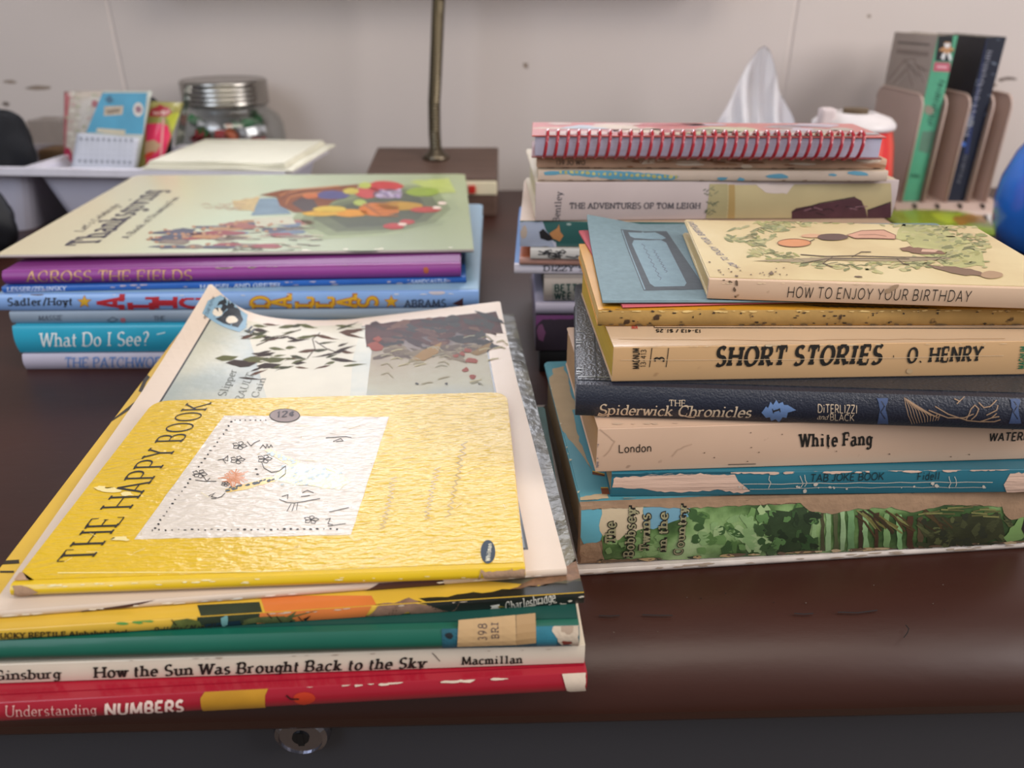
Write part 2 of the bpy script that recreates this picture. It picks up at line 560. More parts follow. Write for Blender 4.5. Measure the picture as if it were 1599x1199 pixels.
class Surf:
    """a printable face: mp(u, v, lift) gives the local point; printing is given in photo points measured on that face"""

    def __init__(self, mw, mp, mid, edge=None, lim=None):
        self.mw, self.mp, self.mid, self.edge, self.lim = mw, mp, mid, edge, lim
        self.items = []

    def uv(self, px, py):
        u, v = self.mid
        for _ in range(12):
            x0, y0 = proj(self.mw @ self.mp(u, v, 0))
            ex, ey = px - x0, py - y0
            if abs(ex) + abs(ey) < .02:
                break
            h = 1e-4
            xu, yu = proj(self.mw @ self.mp(u + h, v, 0))
            xv, yv = proj(self.mw @ self.mp(u, v + h, 0))
            a, b, c, d = (xu - x0) / h, (xv - x0) / h, (yu - y0) / h, (yv - y0) / h
            det = a * d - b * c
            if abs(det) < 1e-9:
                break
            du, dv = (d * ex - b * ey) / det, (a * ey - c * ex) / det
            m = max(abs(du), abs(dv)) / .06
            if m > 1:
                du, dv = du / m, dv / m
            u, v = u + du, v + dv
        return u, v

    def raw(self, pts, mat, layer=0):
        if self.lim:                                  # printing ends where the face ends
            a, b, c, d = self.lim
            pts = [(min(max(p[0], a), b), min(max(p[1], c), d)) for p in pts]
            if max(p[0] for p in pts) - min(p[0] for p in pts) < 1e-7 or max(p[1] for p in pts) - min(p[1] for p in pts) < 1e-7:
                return
        self.items.append((pts, mat, layer))

    def poly(self, pts, mat, layer=0):
        self.raw([self.uv(*p) for p in pts], mat, layer)

    def line(self, pts, w, mat, layer=1):
        for q in stroke_polys(pts, lambda a: w):
            self.poly(q, mat, layer)

    def text(self, s, p0, p1, ptop, style, mat, layer=2, outline=None, fat=0.0):
        a, b, t = (Vector(self.uv(*p)) for p in (p0, p1, ptop))
        if outline:
            self._text(s, a, b, t, style, outline[0], layer, fat + outline[1])
            layer += 1
        self._text(s, a, b, t, style, mat, layer, fat)

    def _text(self, s, a, b, t, style, mat, layer, fat):
        polys, w = glyph_run(s, style, fat)
        ex, ey = (b - a) / w, t - a
        for q in polys:
            self.raw([tuple(a + ex * x + ey * y) for x, y in q], mat, layer)

    def blur(self, p0, p1, h, n, w, mat, layer=3):
        """a line of print too small to read: n uneven strokes"""
        rnd = random.Random(int(p0[0] * 7 + p1[1]))
        dx, dy = p1[0] - p0[0], p1[1] - p0[1]
        d = math.hypot(dx, dy)
        nx, ny = -dy / d, dx / d
        for k in range(n):
            f = (k + rnd.uniform(.1, .5)) / n
            a, b = rnd.uniform(-.5, -.2) * h, rnd.uniform(.2, .5) * h
            x, y = p0[0] + dx * f, p0[1] + dy * f
            q = rnd.uniform(-.3, .6) * d / n
            self.line([(x + nx * a, y + ny * a), (x + nx * b + dx / d * q, y + ny * b + dy / d * q)], w, mat, layer)

    def chips(self, p0, p1, n, ln, th, mat, seed=0, layer=3, off=1.0):
        """n little worn patches along a line"""
        rnd = random.Random(seed)
        for k in range(n):
            t = rnd.random()
            x = p0[0] + (p1[0] - p0[0]) * t
            y = p0[1] + (p1[1] - p0[1]) * t + rnd.uniform(-off, off)
            rot = math.atan2(p1[1] - p0[1], p1[0] - p0[0])
            s = rnd.uniform(.35, 1)
            self.poly(blob(x, y, ln * s * rnd.uniform(.5, 1), th * s, 9, .35, seed * 77 + k, rot), mat, layer)

    def flush(self, bm, mats):
        groups = {}
        for pts, m, ly in self.items:
            groups.setdefault((m.name, ly), (m, []))[1].append(pts)
        for (nm, ly), (m, plist) in sorted(groups.items(), key=lambda kv: kv[0][1]):
            if m not in mats:
                mats.append(m)
            mi = mats.index(m)
            t = bmesh.new()
            for k_, pts in enumerate(plist):
                zz = (k_ % 25) * 1.6e-6               # overlapping strokes never share a plane
                ar = sum(pts[i - 1][0] * pts[i][1] - pts[i][0] * pts[i - 1][1] for i in range(len(pts)))
                vs = [t.verts.new((p[0], p[1], zz)) for p in (pts if ar > 0 else pts[::-1])]
                try:
                    t.faces.new(vs)
                except ValueError:
                    pass
            if self.edge:
                subdivide_to(t, self.edge)
            else:
                bmesh.ops.triangulate(t, faces=[f for f in t.faces if len(f.verts) > 4])
            lift = 0.00007 + 0.00005 * ly
            vm = {}
            for f in t.faces:
                vs = []
                for v in f.verts:
                    if v not in vm:
                        vm[v] = bm.verts.new(self.mp(v.co.x, v.co.y, lift + v.co.z))
                    vs.append(vm[v])
                try:
                    g = bm.faces.new(vs)
                    g.material_index = mi
                except ValueError:
                    pass
            t.free()
        self.items = []


# ------------------------------------------------------------------ books
class Book:
    """spine towards the viewer: x along the spine, y into the depth, z up. board/inset make a hardback, thin boards a paperback"""

    def __init__(self, name, label, fl, fr, z0, D, T=None, top=None, board=.0004, inset=.0006, bulge=.0004, joint=.0003,
                 cover=None, spine=None, pages='d8c8a4', r=.0015, warp=None, group=None, cat='book', fine=.012, L=None, back=None):
        self.back_m = back
        a, b = at(fl[0], fl[1], z0), at(fr[0], fr[1], z0)
        self.L = L or (b - a).length
        yaw = math.atan2(b.y - a.y, b.x - a.x)
        if T is None:
            yt = a.y + (b.y - a.y) * ((top[0] - fl[0]) / (fr[0] - fl[0]))
            T = at_y(top[0], top[1], yt).z - z0
        self.T, self.D, self.z1 = T, D, z0 + T + .0003
        self.board, self.inset, self.bulge, self.joint, self.r = board, inset, bulge, joint, r
        self.cover_m, self.spine_m = cover, spine or cover
        self.pages_m = pages_mat(pages)
        self.warp, self.fine = warp, fine
        self.root = thing(name, label, cat, a, yaw, group)
        self.mw = Matrix.Translation(a) @ Matrix.Rotation(yaw, 4, 'Z')
        W = warp or (lambda x, y: (0.0, 0.0, 0.0))
        bl, Tt = bulge, T

        def sp(u, v, lift):
            return Vector((u, -bl * (1 - (2 * v / Tt - 1) ** 2) - lift, v)) + Vector(W(u, 0))

        def tp(u, v, lift):
            return Vector((u, v, Tt + lift)) + Vector(W(u, v))
        self.spine = Surf(self.mw, sp, (self.L / 2, T / 2), edge=T * min(.5, math.sqrt(.00003 / bulge)), lim=(0, self.L, 0, T))
        self.top = Surf(self.mw, tp, (self.L / 2, D / 2), edge=fine if warp else None, lim=(0, self.L, joint, D))

    def _warp(self, bm):
        if self.warp:
            subdivide_to(bm, self.fine)
            for v in bm.verts:
                v.co += Vector(self.warp(v.co.x, v.co.y))

    def _slab(self, z0, z1):
        L, D, j, r = self.L, self.D, self.joint, self.r
        pts = [(0, j), (L, j)]
        pts += [(L - r + r * math.cos(a), D - r + r * math.sin(a)) for a in [i * math.pi / 8 for i in range(5)]]
        pts += [(r - r * math.sin(a), D - r + r * math.cos(a)) for a in [i * math.pi / 8 for i in range(5)]]
        bm = bmesh.new()
        prism(bm, pts, z0, z1)
        if self.board > .001:
            bmesh.ops.bevel(bm, geom=[e for e in bm.edges if abs(e.verts[0].co.z - e.verts[1].co.z) < 1e-7], offset=min(.0006, self.board * .3), segments=2, affect='EDGES')
            for f in bm.faces:
                f.tag = True
        self._warp(bm)
        return bm

    def finish(self):
        T, L, D, b, i = self.T, self.L, self.D, self.board, self.inset
        mats = [self.cover_m]
        bm = self._slab(T - b, T)
        self.top.flush(bm, mats)
        self.front = obj('front_cover', bm, mats, self.root)
        obj('back_cover', self._slab(0, b), self.back_m or self.cover_m, self.root)
        # spine strip
        mats = [self.spine_m]
        bm = bmesh.new()
        n = 16
        prof = []
        for k in range(n + 1):
            v = k / n
            e = min(.0004, T * .1)
            zz = e + (T - 2 * e) * v
            prof.append((-self.bulge * (1 - (2 * v - 1) ** 2), zz))
        prof = [(self.joint + .0002, T * .02)] + [(.0002, 0.0002)] + prof + [(.0002, T - .0002)] + [(self.joint + .0002, T - T * .02)]
        nx = 24 if self.warp else 1
        rows = [[bm.verts.new((L * q / nx, p[0], p[1])) for p in prof] for q in range(nx + 1)]
        for q in range(nx):
            for k in range(len(prof)):
                k2 = (k + 1) % len(prof)
                face(bm, [rows[q][k], rows[q][k2], rows[q + 1][k2], rows[q + 1][k]])
        face(bm, rows[0][::-1])
        face(bm, rows[-1])
        if self.warp:
            for v in bm.verts:
                v.co += Vector(self.warp(v.co.x, v.co.y))
        self.spine.flush(bm, mats)
        self.spine_o = obj('spine', bm, mats, self.root)
        bm = bmesh.new()
        g = .00008
        box(bm, i, L - i, self.joint + .0006, D - i, b + g, T - b - g)
        self._warp(bm)
        self.pages_o = obj('pages', bm, self.pages_m, self.root)
        return self
# ------------------------------------------------------------------ the setting: wall, floor, desk
WX0, WX1, WZ0, WZ1 = -.47, .22, .33, .69           # window opening above the desk, out of the picture


def seam_wall():
    Y = 1.06
    bm = bmesh.new()
    seams = [-1.10, -.50, .352, 1.1]

    def strip(x0, x1, z0, z1):
        prof = [(x0, 0)]
        for s in seams:
            if x0 < s < x1:
                prof += [(s - .003, 0), (s - .001, .0014), (s + .001, .0014), (s + .003, 0)]
        prof += [(x1, 0)]
        lo = [bm.verts.new((x, Y + d, z0)) for x, d in prof] + [bm.verts.new((x1, Y + .05, z0)), bm.verts.new((x0, Y + .05, z0))]
        hi = [bm.verts.new((x, Y + d, z1)) for x, d in prof] + [bm.verts.new((x1, Y + .05, z1)), bm.verts.new((x0, Y + .05, z1))]
        n = len(lo)
        for k in range(n):
            face(bm, [lo[k], lo[(k + 1) % n], hi[(k + 1) % n], hi[k]])
        face(bm, lo[::-1])
        face(bm, hi)
    strip(-1.6, 1.7, -.76, WZ0)
    strip(-1.6, 1.7, WZ1, 1.45)
    strip(-1.6, WX0, WZ0, WZ1)
    strip(WX1, 1.7, WZ0, WZ1)
    mats = [M('c8bdb8', rough=.6, amp=.035, sc=3.0, bump=.05, bsc=60, spec=.3, name='painted_panelling')]
    sf = Surf(Matrix.Identity(4), lambda u, v, l: Vector((u, Y - l, v)), (0, .1))
    dk = M('6f625c', rough=.8)
    br = M('8c7c70', rough=.8)
    for x, y, rx, ry, m, sd in ((821, 102, 4, 5, br, 1), (1574, 123, 11, 3, dk, 2), (1553, 133, 4, 3, br, 3), (1563, 125, 5, 3, dk, 9),
                                (10, 163, 6, 4, dk, 4), (60, 137, 18, 3, br, 5), (15, 128, 10, 3, br, 6), (1357, 25, 4, 3, br, 7)):
        sf.poly(blob(x, y, rx, ry, 11, .35, sd), m, 0)
    sf.flush(bm, mats)
    o = obj('wall_back', bm, mats)
    return tag(o, kind='structure', label='off-white painted wall with upright panel seams behind the desk')


seam_wall()
bm = bmesh.new()
box(bm, WX0, WX1, 1.085, 1.089, WZ0, WZ1)
win = tag(obj('window_1', bm, M('f4f6ff', rough=.4, amp=0, emit=WINDOW_EMIT, name='daylit_pane')), kind='structure', label='daylit window above the desk')
wfm = M('b8b0ac', rough=.5, name='painted_wood')
for nm_, b_ in (('window_frame', (WX0, WX0 + .03, 1.05, 1.09, WZ0, WZ1)), ('window_frame', (WX1 - .03, WX1, 1.05, 1.09, WZ0, WZ1)), ('window_frame', (WX0, WX1, 1.05, 1.09, WZ1 - .03, WZ1)), ('window_frame', (WX0, WX1, 1.05, 1.09, WZ0, WZ0 + .02)),
                ('window_sill', (WX0 + .03, WX1 + .04, 1.0, 1.07, WZ0 - .075, WZ0))):
    tag(obj(nm_, rbox(*b_, .003), wfm, win), kind='structure')
bm = bmesh.new()
box(bm, -1.6, 1.7, -1.2, 1.06, -.80, -.76)
tag(obj('floor', bm, M('6a5848', rough=.6, amp=.12, sc=8)), kind='structure', label='brown floor under the desk')

# desk: dark brown top with rounded front edge, grey steel body, lock
EDGE = M('361911', rough=.40, amp=.30, sc=14, stretch=(.35, 1, 1), bump=.10, bsc=160, bstretch=(.4, 1, 1), spec=.5, name='dark_mahogany')
STEEL = M('3a3a3f', rough=.42, amp=.05, sc=6, bump=.04, bsc=300, name='grey_steel')
DYAW = math.atan2(.2124 - .2019, .2023 + .196)
desk = thing('desk', 'dark brown desk with rounded front edge and grey steel front under the book stacks', 'desk', (0, .207, -.76), DYAW)
bm = bmesh.new()
prof = [(.80, 0), (.040, 0)]
for k in range(61):                                    # flat top, wide bullnose, short underside
    a = math.radians(90 + 90 * k / 60)
    prof.append((.040 + .040 * math.cos(a) * (1 if k else 0), -.024 + .024 * math.sin(a)))
prof += [(.001, -.029), (.003, -.032), (.03, -.033), (.80, -.033)]
rows = [[bm.verts.new((x, y, z + .76)) for y, z in prof] for x in (-.95, 1.05)]
for k in range(len(prof)):
    face(bm, [rows[0][k], rows[1][k], rows[1][(k + 1) % len(prof)], rows[0][(k + 1) % len(prof)]])
face(bm, rows[0])
face(bm, rows[1][::-1])
mats = [EDGE]
sf = Surf(Matrix.Translation((0, .207, -.76)) @ Matrix.Rotation(DYAW, 4, 'Z'), lambda u, v, l: Vector((u, v, .76 + l)), (0, .1))
for k in range(12):
    rnd = random.Random(400 + k)
    x, y = rnd.uniform(930, 1590), rnd.uniform(905, 990)
    sf.poly(blob(x, y, rnd.uniform(.6, 1.3), rnd.uniform(.5, .9), 7, .3, k), M('5d5048', rough=.7) if k % 3 else M('15100f', rough=.7), 0)
sf.line([(1414, 976), (1419, 982), (1417, 988), (1411, 996)], 1.6, M('15100f', rough=.7))
for x0, y0, x1, y1 in ((935, 961, 968, 961), (1003, 960, 1050, 961), (1240, 958, 1270, 958), (1308, 956, 1370, 953)):
    sf.line([(x0, y0), ((x0 + x1) / 2, y0 + 1), (x1, y1)], 1.6, M('241f22', rough=.7))
for k in range(18):
    rnd = random.Random(700 + k)
    x, y = rnd.uniform(0, 250), rnd.uniform(590, 800)
    sf.poly(blob(x, y, rnd.uniform(.6, 1.4), .6, 7, .3, k), M('5d5048', rough=.7), 0)
sf.flush(bm, mats)
obj('desktop', bm, mats, desk)
obj('drawer_front', rbox(-.93, 1.03, .014, .034, .44, .726, .002), STEEL, desk)
obj('pedestal', rbox(-.94, 1.04, .034, .78, .0, .726, .003), STEEL, desk)
lk = Matrix.Rotation(DYAW, 3, 'Z').inverted() @ (at(468, 1160, -.043) - Vector((0, .207, 0)))
bm = bmesh.new()
lathe(bm, [(.0, 0), (.0115, 0), (.0115, .004), (.0105, .0065), (.0088, .0075), (.0088, .0068), (.0, .0068)], 32, cap=False)
bmesh.ops.rotate(bm, verts=bm.verts, cent=(0, 0, 0), matrix=Matrix.Rotation(math.radians(90), 3, 'X'))
bmesh.ops.translate(bm, verts=bm.verts, vec=(lk.x, .0142, .7175))
lock = obj('lock', bm, M('9a9aa4', rough=.22, metal=1, name='chrome'), desk, smooth=False)
bm = bmesh.new()
box(bm, lk.x - .0012, lk.x + .0012, .0066, .0076, .7135, .7205)
lathe(bm, [(.0034, -.0004), (.0034, .0006), (.0, .0007)], 16, cap=False)
vs = bm.verts[8:]
bmesh.ops.rotate(bm, verts=vs, cent=(0, 0, 0), matrix=Matrix.Rotation(math.radians(90), 3, 'X'))
bmesh.ops.translate(bm, verts=vs, vec=(lk.x, .0074, .7175))
kh = obj('keyhole', bm, M('0c0c0e', rough=.5), lock)
# ------------------------------------------------------------------ front left stack
INK = M('1c1712', rough=.6, amp=0)
INKB = M('26221f', rough=.5, amp=0)
WHITE = M('f2ece4', rough=.6, amp=.02)
CREAM = 'e0d0bc'
WEAR = M('d8c4b0', rough=.9, amp=.1, sc=300)
TORN = M('b0957c', rough=.95, amp=.15, sc=200, bump=.3, bsc=500)
G1 = 'books in the front left stack'

red = M('a2182c', rough=.32, amp=.08, sc=30, coat=.3)
b1 = Book('hardback_book', 'red hardback with a yellow band, bottom of the front left stack', (-25, 1128), (915, 1078), 0, .170, top=(450, 1073), cover=red, pages='d6c4a8',
          board=.0024, inset=.003, bulge=.0012, joint=.003, r=.003, group=G1)
s = b1.spine
s.poly([(320, 1062), (313, 1090), (319, 1111), (417, 1106), (414, 1085), (419, 1056)], M('c08a28', rough=.4, amp=.1, sc=90), 0)
s.poly(blob(475, 1090, 17, 10, 16, .04, 2), M('c23a20', rough=.4), 1)
s.line([(447, 1085), (454, 1091), (467, 1091)], 2.5, M('3a0f0c'), 2)
s.text('Understanding', (8, 1118.5), (152, 1114), (8, 1101), 'light', M('e6b4ac', rough=.5))
s.text('NUMBERS', (163, 1115.5), (288, 1109.5), (163, 1098.5), 'sansbold', M('f0d0c4', rough=.5))
s.chips((0, 1068), (910, 1045), 26, 9, 1.6, WEAR, 5, off=2)
s.chips((480, 1072), (620, 1066), 10, 14, 2.4, WEAR, 15, off=1)
s.chips((690, 1064), (800, 1058), 6, 20, 2.6, WEAR, 25, off=1)
s.poly(rag([(878, 1040), (914, 1036), (914, 1078), (884, 1079), (900, 1060)], 1.5, 6, 3), WEAR, 3)
b1.finish()

b2 = Book('paperback_book', 'thin white paperback with black spine lettering, lying directly on the red hardback', (-40, 1069), (912, 1036), b1.z1, .165, top=(450, 1022),
          cover=M('e2d2be', rough=.4, amp=.05, coat=.2), pages='d8ccb4', group=G1)
s = b2.spine
s.text('Ginsburg', (-10, 1061.5), (95, 1058.5), (-10, 1046.5), 'serif', INK, fat=.04)
s.text('How the Sun Was Brought Back to the Sky', (146, 1058), (664, 1042), (146, 1041), 'serifbold', INK)
s.text('Macmillan', (720, 1037.5), (816, 1035), (720, 1025), 'serifbold', INK)
s.line([(675, 1019), (680, 1024), (687, 1032)], 1.5, M('7a6f66'), 2)
s.chips((0, 1035), (905, 1012), 18, 10, 1.2, M('b9a592'), 8)
b2.finish()

green = M('0f5a48', rough=.45, amp=.10, sc=20, bump=.12, bsc=90, bstretch=(.4, 1, 1), coat=.15)
b3 = Book('hardback_book', 'book with dark green taped spine and a tan call number label', (-40, 1034), (903, 1008), b2.z1, .160, top=(300, 992), cover=M('174840', rough=.5),
          spine=green, pages='cbbfa6', board=.0018, inset=.003, bulge=.0022, joint=.003, group=G1)
s = b3.spine
s.poly([(690, 975), (691, 1012), (903, 1008), (903, 955), (690, 965)], M('1d5563', rough=.6, amp=.12, sc=300, bump=.3, bsc=1200), 0)
s.poly([(835, 960), (870, 958), (868, 1008), (838, 1009)], M('2a6f80', rough=.6, amp=.1, sc=300), 1)
s.poly(rag([(868, 955), (903, 953), (903, 1008), (876, 1008), (862, 985)], 1.5, 6, 3), M('c4b19c', rough=.9, amp=.15, sc=150, bump=.4), 2)
s.poly(blob(885, 978, 9, 14, 12, .3, 6), M('a58f7c', rough=.9), 3)
s.poly(blob(885, 1003, 9, 3, 9, .3, 9), M('7a3328'), 3)
s.poly(blob(702, 993, 7, 5, 10, .3, 4), M('12181c'), 2)
b3.finish()
bm = bmesh.new()
mats = [M('b9966a', rough=.55, amp=.06, sc=60, coat=.4, name='label_paper')]
s2 = Surf(b3.mw, lambda u, v, l: Vector((u, -.0022 * (1 - (2 * v / b3.T - 1) ** 2) - .00035 - l, v)), (b3.L * .8, b3.T / 2), edge=.003)
s2.poly([(716, 968), (805, 960), (806, 1007), (714, 1010)], mats[0], -1)
s2.poly([(806, 960), (836, 957), (837, 1004), (806, 1007)], M('a5835a', rough=.55, amp=.06), -1)
s2.text('398', (760, 1000), (760, 971), (747, 1000), 'type', M('4a3a3a'))
s2.text('BRI', (779, 997), (778, 970), (768, 997), 'type', M('4a3a3a'))
s2.flush(bm, mats)
obj('call_number_label', bm, mats, b3.root)['label'] = 'tan call number label'


yel = M('dab03c', rough=.35, amp=.10, sc=25, coat=.4)
b4 = Book('picture_book', 'shiny picture book with yellow left edge and silvery worn photo edge at right', (-70, 1004), (924, 940), b3.z1, .272, top=(300, 963), cover=yel,
          pages='d0c2a8', warp=None, group=G1, r=.004, L=.2135)
s = b4.spine
for f_ in (s, b4.top):                                 # the cover art runs over the spine edge
    f_.poly([(406, 930), (580, 930), (585, 978), (406, 985)], M('d9793a', rough=.35, amp=.08, coat=.3), 0)
    f_.poly(rag([(572, 975), (590, 945), (640, 935), (720, 965), (700, 972)], 2, 8, 2), M('8a6a58', rough=.5, amp=.3, sc=260, coat=.3), 1)
    f_.poly(rag([(655, 936), (925, 905), (925, 950), (705, 967)], 2, 14, 4), M('20221e', rough=.3, amp=.2, sc=120, coat=.4), 1)
    f_.poly([(308, 945), (405, 940), (405, 972), (308, 977)], M('2c3626', rough=.5, amp=.2, sc=200), 1)
    f_.poly(blob(292, 978, 26, 12, 16, .12, 3), M('5b6430', rough=.5, amp=.25, sc=400), 2)
    f_.poly(blob(420, 972, 42, 11, 18, .12, 4), M('565c34', rough=.5, amp=.25, sc=400), 2)
    f_.poly([(320, 974), (375, 968), (378, 977), (322, 983)], M('17293a', rough=.3), 3)
    f_.poly(blob(351, 968, 5, 9, 9, .3, 5), M('6fa0a0'), 4)
for i, (x, y) in enumerate(((268, 966), (417, 955), (432, 961), (455, 968), (466, 962), (474, 966))):
    s.line([(x, y), (x + 8, y + 10)], 1.4, INK, 4)
for i, (x, y) in enumerate(((190, 973), (215, 971), (228, 969))):
    s.poly(blob(x, y, 9, 2.6, 9, .4, i), M('5f9a4a'), 1)
s.text('UCKY REPTILE Alphabet Book', (0, 996.5), (204, 988.5), (0, 988), 'serifbold', INK)
s.text('Pallotta / Masiello', (242, 986.5), (345, 979.5), (242, 979), 'serifbold', M('2a2018'), layer=5)
s.text('Charlesbridge', (789, 951), (868, 938), (788, 939.5), 'serif', M('ddd6c8'), layer=5)
s.poly([(765, 945), (780, 942.5), (780, 945), (777, 946), (778, 952), (781, 953), (765, 956), (768, 952), (768, 947)], M('d8d2c6'), 4)
s.chips((420, 958), (740, 938), 10, 12, 1.5, M('c9b39c'), 8)
s.chips((820, 948), (920, 934), 10, 9, 2.0, M('d9cbb8'), 9, off=5)
t = b4.top
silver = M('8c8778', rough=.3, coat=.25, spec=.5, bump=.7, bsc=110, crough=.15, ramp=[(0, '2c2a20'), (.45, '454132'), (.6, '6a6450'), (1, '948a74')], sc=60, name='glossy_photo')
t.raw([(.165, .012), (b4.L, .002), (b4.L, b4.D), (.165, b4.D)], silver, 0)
t.poly(rag([(880, 760), (893, 760), (905, 830), (890, 830)], 1.5, 8, 1), M('6f8a5a', rough=.25, coat=.8, amp=.2, bump=.6, bsc=120), 1)
t.poly(rag([(848, 600), (858, 600), (872, 660), (858, 660)], 1.5, 8, 5), M('7d8a66', rough=.25, coat=.8, amp=.2, bump=.6, bsc=120), 1)
t.poly(rag([(785, 925), (925, 900), (910, 872), (830, 905)], 2, 8, 7), M('7d5c44', rough=.4, amp=.35, sc=400, coat=.5), 1)
for p in ([(0, 877), (30, 877)], [(168, 654), (212, 630)], [(237, 557), (250, 553)]):
    t.line([(p[0][0] - 4, p[0][1] + 2), p[1]], 6, M('332a1c', rough=.5), 1)
t.line([(0, 893), (22, 893)], 3, M('332a1c', rough=.5), 1)
t.line([(219, 612), (226, 595), (232, 587)], 6, M('332a1c', rough=.5), 1)
b4.finish()

# curled picture book
D5 = .25


def warp5(x, y):
    e = max(0.0, (y - .148) / (D5 - .148)) ** 2
    g = math.exp(-(max(0.0, x) / .030) ** 1.25)
    r = .002 + .009 * max(0, (x - .10) / .1)
    return (.021 * e * g, -.004 * e * g, e * (.029 * g + r))


b5 = Book('picture_book', 'thin picture book in cream border with back corners curling up, under the small yellow book', (-15, 966), (905, 897), b4.z1, D5, T=.0030,
          cover=M('d6c2b0', rough=.45, amp=.05, sc=20, coat=.15, crough=.3), pages='e0d4c0', warp=warp5, group=G1, fine=.007, L=.1985)
s, t = b5.spine, b5.top
m_ = .0125
L5 = b5.L


def R5(u0, v0, u1, v1):
    return [(u0, v0), (u1, v0), (u1, v1), (u0, v1)]


frame = M('2a2c30', rough=.4, coat=.3)
t.raw(R5(m_, m_, L5 - m_, D5 - m_), frame, 0)
sky = M('a8aa9a', rough=.4, coat=.2, crough=.25, ramp=[(0, '6f7880'), (.42, '9aa098'), (.56, 'b8b4a0'), (1, 'cfc8b0')], sc=14, bump=.15, bsc=200)
t.raw(R5(m_ + .0012, m_ + .0012, L5 - m_ - .001, D5 - m_ - .0012), sky, 1)
scene = M('6f5c48', rough=.45, coat=.12, crough=.3, spec=.35, ramp=[(0, '8d9aa0'), (.30, 'a59f86'), (.55, '97876a'), (.72, '5f4a40'), (.82, '4a3430'), (1, '5a342e')],
          axis=('Y', .12, D5 - .005), dist=.5, sc=26, bump=.15, bsc=200)  # pale grey-blue front end paints the cover's gloss into the picture
t.raw(R5(.118, m_ + .0012, L5 - m_ - .001, D5 - m_ - .0012), scene, 2)
t.raw(R5(.160, m_ + .0012, L5 - m_ - .001, .09), M('5d6a76', rough=.3, coat=.5, ramp=[(.3, '39424c'), (.55, '6d7f8c'), (.8, 'a39c8a')], sc=30), 3)
leafm = [M('3e3e24', rough=.55, spec=.2, amp=.2, sc=200), M('34241a', rough=.55, spec=.2, amp=.2), M('54341f', rough=.55, spec=.2, amp=.2), M('585830', rough=.55, spec=.2, amp=.2)]
t.poly([(385, 500), (566, 505), (551, 560), (545, 640), (440, 700), (400, 560)], M('c4baa2', rough=.45, coat=.12, amp=.06), 2)
rnd = random.Random(11)
for k in range(80):
    cx, cy = rnd.uniform(388, 560), rnd.uniform(506, 600)
    if cx > 395 + (600 - cy) * 1.9 and cy > 575:
        continue
    rot = rnd.choice((-.5, -.2, .15, .35, 2.8))
    ln, th = rnd.uniform(9, 20), rnd.uniform(1.6, 3.2)
    c_, s_ = math.cos(rot), math.sin(rot)
    lf = [(-ln, 0), (-ln * .7, -th * .55), (-ln * .3, -th), (ln * .2, -th * .8), (ln * .6, -th * .35), (ln * 1.15, rnd.uniform(-2, 2)), (ln * .6, th * .4), (ln * .2, th * .7), (-ln * .3, th * .9), (-ln * .7, th * .5)]
    t.poly([(cx + x * c_ - y * s_ * .8, cy + x * s_ * .6 + y * c_) for x, y in lf], leafm[k % 4], 3)
for k, (x, y) in enumerate(((355, 560), (372, 567), (398, 562), (383, 570), (430, 563), (420, 572))):
    t.poly([(x - 20, y), (x - 6, y - 5), (x + 18, y - 3), (x + 6, y + 3), (x - 8, y + 4)], leafm[(k * 2 + 3) % 4], 3)
for p in ([(480, 560), (492, 545), (488, 530), (500, 520)], [(492, 533), (510, 545), (530, 552)], [(400, 540), (430, 528), (470, 515)]):
    t.line(p, 1.4, leafm[1], 4)
# red-brown foliage and ginger leaves of the right hand scene
t.poly(rag([(570, 507), (775, 487), (786, 520), (700, 516), (640, 530), (572, 542)], 1, 14, 5), M('46241f', rough=.5, spec=.3, amp=.3, sc=120), 3)
for k in range(120):
    rnd = random.Random(k + 820)
    x = rnd.uniform(592, 764)
    y = rnd.uniform(509 - (x - 570) * .105, 560)
    if y > 548 and k % 3:
        continue
    deep = ('4a2822', '3a2422', '5a3a30', '2c2827', '6a4636', '34302e') if y < 540 else ('6a5a48', '5c4c40', '7c6c56', '4c4440')
    t.poly(blob(x, y, rnd.uniform(6, 22), rnd.uniform(1.5, 5), 10, .35, k, rnd.uniform(-.4, .4)), M(rnd.choice(deep), rough=.5, spec=.3, amp=.2, sc=120), 4)
t.poly([(640, 563), (660, 548), (690, 535), (684, 552), (662, 564)], M('94703e', rough=.5, spec=.3), 6)
t.poly([(735, 552), (755, 540), (768, 535), (760, 550), (745, 556)], M('86683c', rough=.5, spec=.3), 6)
for k, (x, y, r) in enumerate(((730, 548, 6), (722, 553, 5), (736, 564, 8), (727, 578, 6), (738, 590, 6), (712, 556, 4), (585, 542, 12), (590, 530, 8))):
    t.poly(blob(x, y, r, r * .6, 9, .35, k), M('8c3c28', rough=.5, spec=.3), 6)
for k in range(26):
    rnd = random.Random(60 + k)
    x, y = rnd.uniform(580, 790), rnd.uniform(520, 605)
    t.line([(x, y), (x + 10, y - 3), (x + 18, y + rnd.uniform(-5, 5))], 1.6, M(rnd.choice(('b0a47e', '9a9074', '8f8a74')), rough=.5, spec=.3), 6)
